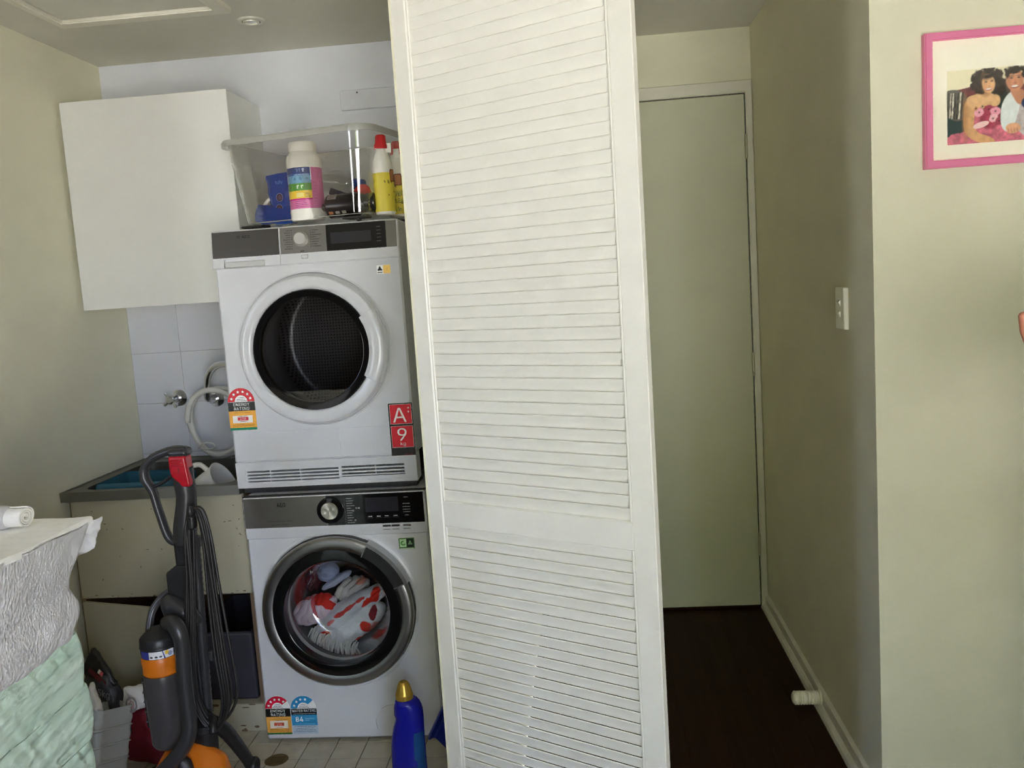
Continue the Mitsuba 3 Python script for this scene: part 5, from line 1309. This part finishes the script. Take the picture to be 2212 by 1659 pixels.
# ---------------------------------------------------------------- wrapped parcel in the left foreground
def parcel_ring(z, x0, x1, y0, y1, r, n=60):
    out = []
    for sx, sy, a0 in ((1, 1, 0), (0, 1, 90), (0, 0, 180), (1, 0, 270)):
        cx = (x1 - r) if sx else (x0 + r); cy = (y1 - r) if sy else (y0 + r)
        for t in np.radians(np.linspace(a0, a0 + 90, 10)):
            out.append((cx + r * math.cos(t), cy + r * math.sin(t)))
    p = np.array(out + out[:1])
    s = np.concatenate([[0], np.cumsum(np.linalg.norm(np.diff(p, axis=0), axis=1))])
    u = np.linspace(0, s[-1], n + 1)[:-1]
    return np.column_stack([np.interp(u, s, p[:, 0]), np.interp(u, s, p[:, 1]), np.full(n, z)])
def bubbles(p, n, uv):
    u, v = p.y * 1.0 + p.x, p.z
    f, s, w = mikit.voronoi(u * 120, v * 120)
    return (1 - mikit.smoothstep(0.0, 0.6, f)) * (0.4 + 0.6 * w) + 0.5 * mikit.fbm(p.x * 60, p.y * 60, p.z * 60, 2)
scene['m_bubble'] = {'type': 'twosided', 'bsdf': {'type': 'bumpmap', 'arbitrary': mikit.proc(bubbles, 8e-4), 'scale': 0.0022,
                     'bsdf': {'type': 'principled', 'base_color': mikit.proc(lambda p, n, uv: mikit.mix(lin(192, 191, 192), lin(222, 221, 220), mikit.fbm(p.x * 30, p.y * 30, p.z * 30, 3))), 'roughness': 0.2, 'specular': 0.7}}}
def wrinkle(p, n, uv):
    return mikit.fbm(p.x * 14 + p.z * 9, p.y * 9 - p.z * 16, p.z * 36, 4) + 0.35 * mikit.noise(p.x * 4, (p.y + 0.5 * p.z) * 60, p.z * 8)
scene['m_green_wrap'] = {'type': 'twosided', 'bsdf': {'type': 'bumpmap', 'arbitrary': mikit.proc(wrinkle, 1.5e-3), 'scale': 0.016,
                     'bsdf': {'type': 'principled', 'base_color': mikit.proc(lambda p, n, uv: mikit.mix(lin(172, 204, 180), lin(222, 238, 224), mikit.fbm(p.x * 10, p.y * 10 - p.z * 14, p.z * 26, 4))), 'roughness': 0.36, 'specular': 0.5}}}
mat('m_foam', paint((240, 238, 230), 0.06, 60), 0.9, 0.2)
PX0, PX1, PY0 = -1.62, -1.170, 1.10
tag('wrapped_parcel', 'tall parcel wrapped in bubble wrap and pale green film in the left foreground', 'parcel')
zs = np.linspace(0.745, 0.992, 44)
yend = np.interp(zs, [0.74, 0.765, 0.80, 0.83, 0.865, 0.90, 0.95, 0.992], [1.79, 1.80, 1.835, 1.845, 1.825, 1.835, 1.88, 1.915])
xend = np.interp(zs, [0.74, 0.765, 0.80, 0.86, 0.93, 0.992], [PX1 - 0.008, PX1 + 0.002, PX1 + 0.004, PX1 - 0.006, PX1 + 0.002, PX1 + 0.004])
m = loft([parcel_ring(z, PX0, xe, PY0, ye, 0.03, 420) for z, ye, xe in zip(zs, yend, xend)], True, True)
put('wrapped_parcel__bubble_wrap', crumple(m, 71, 0.008, 11, 0.0016), 'm_bubble', True, label='grey bubble wrap')
for k, (za, zb, xo, yo) in enumerate(((0.632, 0.768, 0.0, 1.805), (0.515, 0.640, 0.002, 1.815), (0.38, 0.522, -0.002, 1.805), (0.23, 0.388, 0.002, 1.81), (FZ, 0.238, 0.0, 1.80))):
    zs = np.linspace(za, zb, 44)
    w = np.linspace(0, 1, 44)
    m = loft([parcel_ring(z, PX0, PX1 + xo + 0.003 * math.sin(PI * q) - 0.003 * q, PY0, yo + 0.014 * math.sin(PI * q) ** 0.7 + 0.008 * q, 0.022, 560) for z, q in zip(zs, w)], True, True)
    v0 = np.asarray(m.vertices).copy()
    crumple(m, 80 + k, 0.0035, 9, 0.0008)
    vv = np.asarray(m.vertices)
    cr = 0.0014 * (1 - 2 * np.abs(meshkit.fbm(np.column_stack([vv[:, 0] * 9, vv[:, 1] * 9 + vv[:, 2] * 4, vv[:, 2] * 75]), 2, 30 + k) - 0.5)) ** 5
    cr += 0.0012 * (1 - 2 * np.abs(meshkit.fbm(np.column_stack([vv[:, 0] * 30 - vv[:, 2] * 18, vv[:, 1] * 30 - vv[:, 2] * 18, vv[:, 2] * 7]), 2, 50 + k) - 0.5)) ** 6
    c0 = np.array([(PX0 + PX1) / 2, (PY0 + yo) / 2])
    dd = (vv[:, :2] - c0) / np.array([(PX1 - PX0) / 2, (yo - PY0) / 2])
    nx = np.where(np.abs(dd[:, 0]) > np.abs(dd[:, 1]), np.sign(dd[:, 0]), 0); ny = np.where(nx == 0, np.sign(dd[:, 1]), 0)
    vv = vv + np.column_stack([nx * cr, ny * cr, 0 * cr]); m.vertices = vv
    v1 = np.asarray(m.vertices); v1[:, 2] = np.maximum(v1[:, 2], FZ); m.vertices = v1
    put('wrapped_parcel__green_film', m, 'm_green_wrap', True)
fm = bx(PX0 + 0.01, PX1 + 0.0005, PY0 + 0.01, 1.918, 0.985, 1.0015, 0.003)
fm = trimesh.Trimesh(*trimesh.remesh.subdivide_to_size(fm.vertices, fm.faces, 0.025), process=True)
put('wrapped_parcel__foam_sheet', crumple(fm, 91, 0.004, 9, 0.0006), 'm_foam', True, label='white foam sheet on top')
fl = soft([(-1.24, 1.905, 0.90), (-1.205, 1.90, 0.975), (-1.185, 1.89, 0.985), (-1.160, 1.932, 0.992), (-1.178, 1.915, 0.93)], 0.003, 0.006, 95, 0.006, 40)
put('wrapped_parcel__wrap_corner', fl, 'm_bubble', True)
tag('foam_roll', 'short roll of white foam wrap lying on top of the wrapped parcel', 'roll')
ro = []
for i in range(90):
    t = i / 89 * 2 * PI * 3.2
    r = 0.006 + 0.0185 * i / 89
    ro.append((r * math.cos(t) * 1.15, r * math.sin(t) * 0.9))
sp_ = LineString(ro).buffer(0.0019, quad_segs=2)
put('foam_roll__sheet', crumple(xform(ext(sp_, 0.42), basis((-1.695, 1.832, 1.0275), (0, 1, 0), (0, 0, 1), (1, 0, 0))), 97, 0.002, 20, 0.0008), 'm_foam', 50)
put('foam_roll__wrap', crumple(tube([(-1.70, 1.832, 1.0285), (-1.5, 1.832, 1.0285), (-1.33, 1.832, 1.0285), (-1.318, 1.832, 1.0285), (-1.308, 1.832, 1.0285)], [0.031, 0.031, 0.0305, 0.027, 0.016], 28, flat=(1.2, 0.9, (0, 1, 0))), 98, 0.002, 20, 0.0008), 'm_bubble', True)

# ---------------------------------------------------------------- the person at the right, waving (only fingertips in view)
mat('m_skin', lin(186, 122, 98), 0.5, 0.4)
mat('m_hair', lin(54, 38, 28), 0.5, 0.4)
mat('m_shirt', lin(92, 108, 128), 0.85, 0.2)
mat('m_trousers', lin(46, 50, 62), 0.85, 0.2)
def bone(a, b): return m3.Manifold.batch_hull([m3.Manifold.sphere(a[3], 24).translate(a[:3]), m3.Manifold.sphere(b[3], 24).translate(b[:3])])
def chain(*p): return [bone(a, b) for a, b in zip(p[:-1], p[1:])]
def body(bones, length, it=8):
    m = tri(m3.Manifold.batch_boolean(bones, m3.OpType.Add).refine_to_length(length))
    m.merge_vertices()
    trimesh.smoothing.filter_taubin(m, 0.5, 0.53, iterations=it)
    return m
tag('person', 'person mostly outside the frame holding up an open hand at the right edge', 'person')
hand = []
hand += chain((.6245, 1.252, 1.318, .0105), (.6060, 1.251, 1.343, .0085), (.5945, 1.248, 1.370, .0076), (.5895, 1.243, 1.389, .0068))       # little finger
hand += chain((.6310, 1.252, 1.325, .0110), (.6215, 1.251, 1.357, .0092), (.6110, 1.249, 1.392, .0083), (.6055, 1.244, 1.4165, .0074))     # ring finger
hand += chain((.6400, 1.252, 1.325, .0115), (.6385, 1.250, 1.362, .0096), (.6340, 1.248, 1.402, .0086), (.6320, 1.243, 1.430, .0077))      # middle finger
hand += chain((.6500, 1.252, 1.322, .0115), (.6570, 1.250, 1.358, .0095), (.6600, 1.247, 1.393, .0085), (.6610, 1.242, 1.417, .0077))      # index finger
hand += chain((.6520, 1.252, 1.284, .0150), (.6730, 1.246, 1.302, .0125), (.6870, 1.240, 1.328, .0105), (.6930, 1.237, 1.350, .0085))      # thumb
palm = m3.Manifold.batch_hull([m3.Manifold.sphere(r, 20).translate(p) for p, r in (((.6180, 1.253, 1.328), .011), ((.6560, 1.253, 1.332), .0115), ((.6300, 1.256, 1.275), .0135), ((.6520, 1.256, 1.272), .0150))])
m = body(hand + [palm] + chain((.643, 1.258, 1.275, .0175), (.652, 1.262, 1.245, .0195)), 0.0035, 10)
arm = body(chain((.648, 1.260, 1.262, .0200), (.662, 1.264, 1.23, .0215), (.795, 1.305, 1.10, .034), (.838, 1.322, 1.065, .036)), 0.010, 6)
put('person__arm', tri(man(m) + man(arm)) , 'm_skin', True)
sh, hip = 1.285, 0.90
top = chain((.825, 1.318, 1.068, .043), (.875, 1.335, 1.115, .051), (1.075, 1.385, 1.268, .056)) + chain((1.075, 1.385, 1.268, .056), (1.155, 1.40, 1.285, .075), (1.235, 1.40, 1.285, .075), (1.325, 1.385, 1.268, .056))
top += [m3.Manifold.batch_hull([m3.Manifold.sphere(r, 24).translate(p) for p, r in (((1.135, 1.40, 1.25), .085), ((1.255, 1.40, 1.25), .085), ((1.14, 1.40, 0.95), .088), ((1.25, 1.40, 0.95), .088))])]
top += chain((1.325, 1.385, 1.268, .056), (1.37, 1.38, 1.13, .050), (1.385, 1.375, 1.02, .045))
put('person__shirt', body(top, 0.014, 10), 'm_shirt', True)
put('person__left_arm', body(chain((1.382, 1.376, 1.05, .036), (1.388, 1.372, 0.99, .034), (1.4, 1.33, 0.80, .022), (1.4, 1.32, 0.76, .021)) + [bone((1.4, 1.318, .755, .020), (1.398, 1.305, .69, .018))] + sum([chain((1.398, 1.300 + .016 * (k - 1.5), .69, .0095), (1.396, 1.296 + .017 * (k - 1.5), .645, .008), (1.392, 1.296 + .016 * (k - 1.5), .61 + .006 * abs(k - 1.5), .007)) for k in range(4)], []) + chain((1.395, 1.29, .74, .014), (1.39, 1.262, .70, .011), (1.388, 1.255, .665, .009)), 0.006, 8), 'm_skin', True)
put('person__trousers', body([m3.Manifold.batch_hull([m3.Manifold.sphere(.092, 24).translate(p) for p in ((1.145, 1.40, .93), (1.245, 1.40, .93), (1.15, 1.40, .84), (1.24, 1.40, .84))])] + chain((1.135, 1.40, .84, .088), (1.125, 1.395, .50, .060), (1.125, 1.41, .17, .045)) + chain((1.255, 1.40, .84, .088), (1.265, 1.395, .50, .060), (1.265, 1.41, .17, .045)), 0.016, 8), 'm_trousers', True)
for x in (1.125, 1.265):
    put('person__shoe', body([m3.Manifold.batch_hull([m3.Manifold.sphere(r, 20).translate(p) for p, r in (((x, 1.43, FZ + .045), .042), ((x, 1.40, FZ + .085), .044), ((x, 1.30, FZ + .036), .036), ((x, 1.25, FZ + .030), .029))])], 0.012, 4), 'm_trousers', True)
hx, hy, hz = 1.195, 1.375, 1.475
head = [m3.Manifold.sphere(1, 40).scale((.072, .088, .095)).translate((hx, hy + .012, hz + .03)), m3.Manifold.batch_hull([m3.Manifold.sphere(.055, 24).translate((hx, hy - .005, hz - .005)), m3.Manifold.sphere(.026, 20).translate((hx, hy - .048, hz - .068))]),
        bone((hx, hy + .03, hz - .05, .050), (hx, 1.40, 1.325, .056)), m3.Manifold.batch_hull([m3.Manifold.sphere(.006, 12).translate((hx, hy - .078, hz + .022)), m3.Manifold.sphere(.012, 14).translate((hx, hy - .088, hz - .014)), m3.Manifold.sphere(.015, 14).translate((hx, hy - .06, hz - .012))]),
        bone((hx - .016, hy - .066, hz - .042, .008), (hx + .016, hy - .066, hz - .042, .008))]
for s in (-1, 1):
    head.append(m3.Manifold.sphere(1, 16).scale((.008, .018, .030)).translate((hx + s * .074, hy + .015, hz + .005)))
put('person__head', body(head, 0.006, 6), 'm_skin', True)
for s in (-1, 1):
    put('person__eye', trimesh.creation.icosphere(2, 0.0105).apply_translation((hx + s * .030, hy - .066, hz + .020)), 'm_dark', True)
hr = m3.Manifold.sphere(1, 40).scale((.082, .098, .102)).translate((hx, hy + .022, hz + .040)) - m3.Manifold.batch_hull([m3.Manifold.sphere(.062, 24).translate((hx, hy - .09, hz + .005)), m3.Manifold.sphere(.055, 24).translate((hx, hy - .06, hz - .09))])
put('person__hair', body([hr, m3.Manifold.batch_hull([m3.Manifold.sphere(.05, 20).translate((hx - .03, hy + .07, hz + .03)), m3.Manifold.sphere(.05, 20).translate((hx + .03, hy + .07, hz + .03)), m3.Manifold.sphere(.04, 20).translate((hx, hy + .075, hz - .10))])], 0.010, 6), 'm_hair', True)
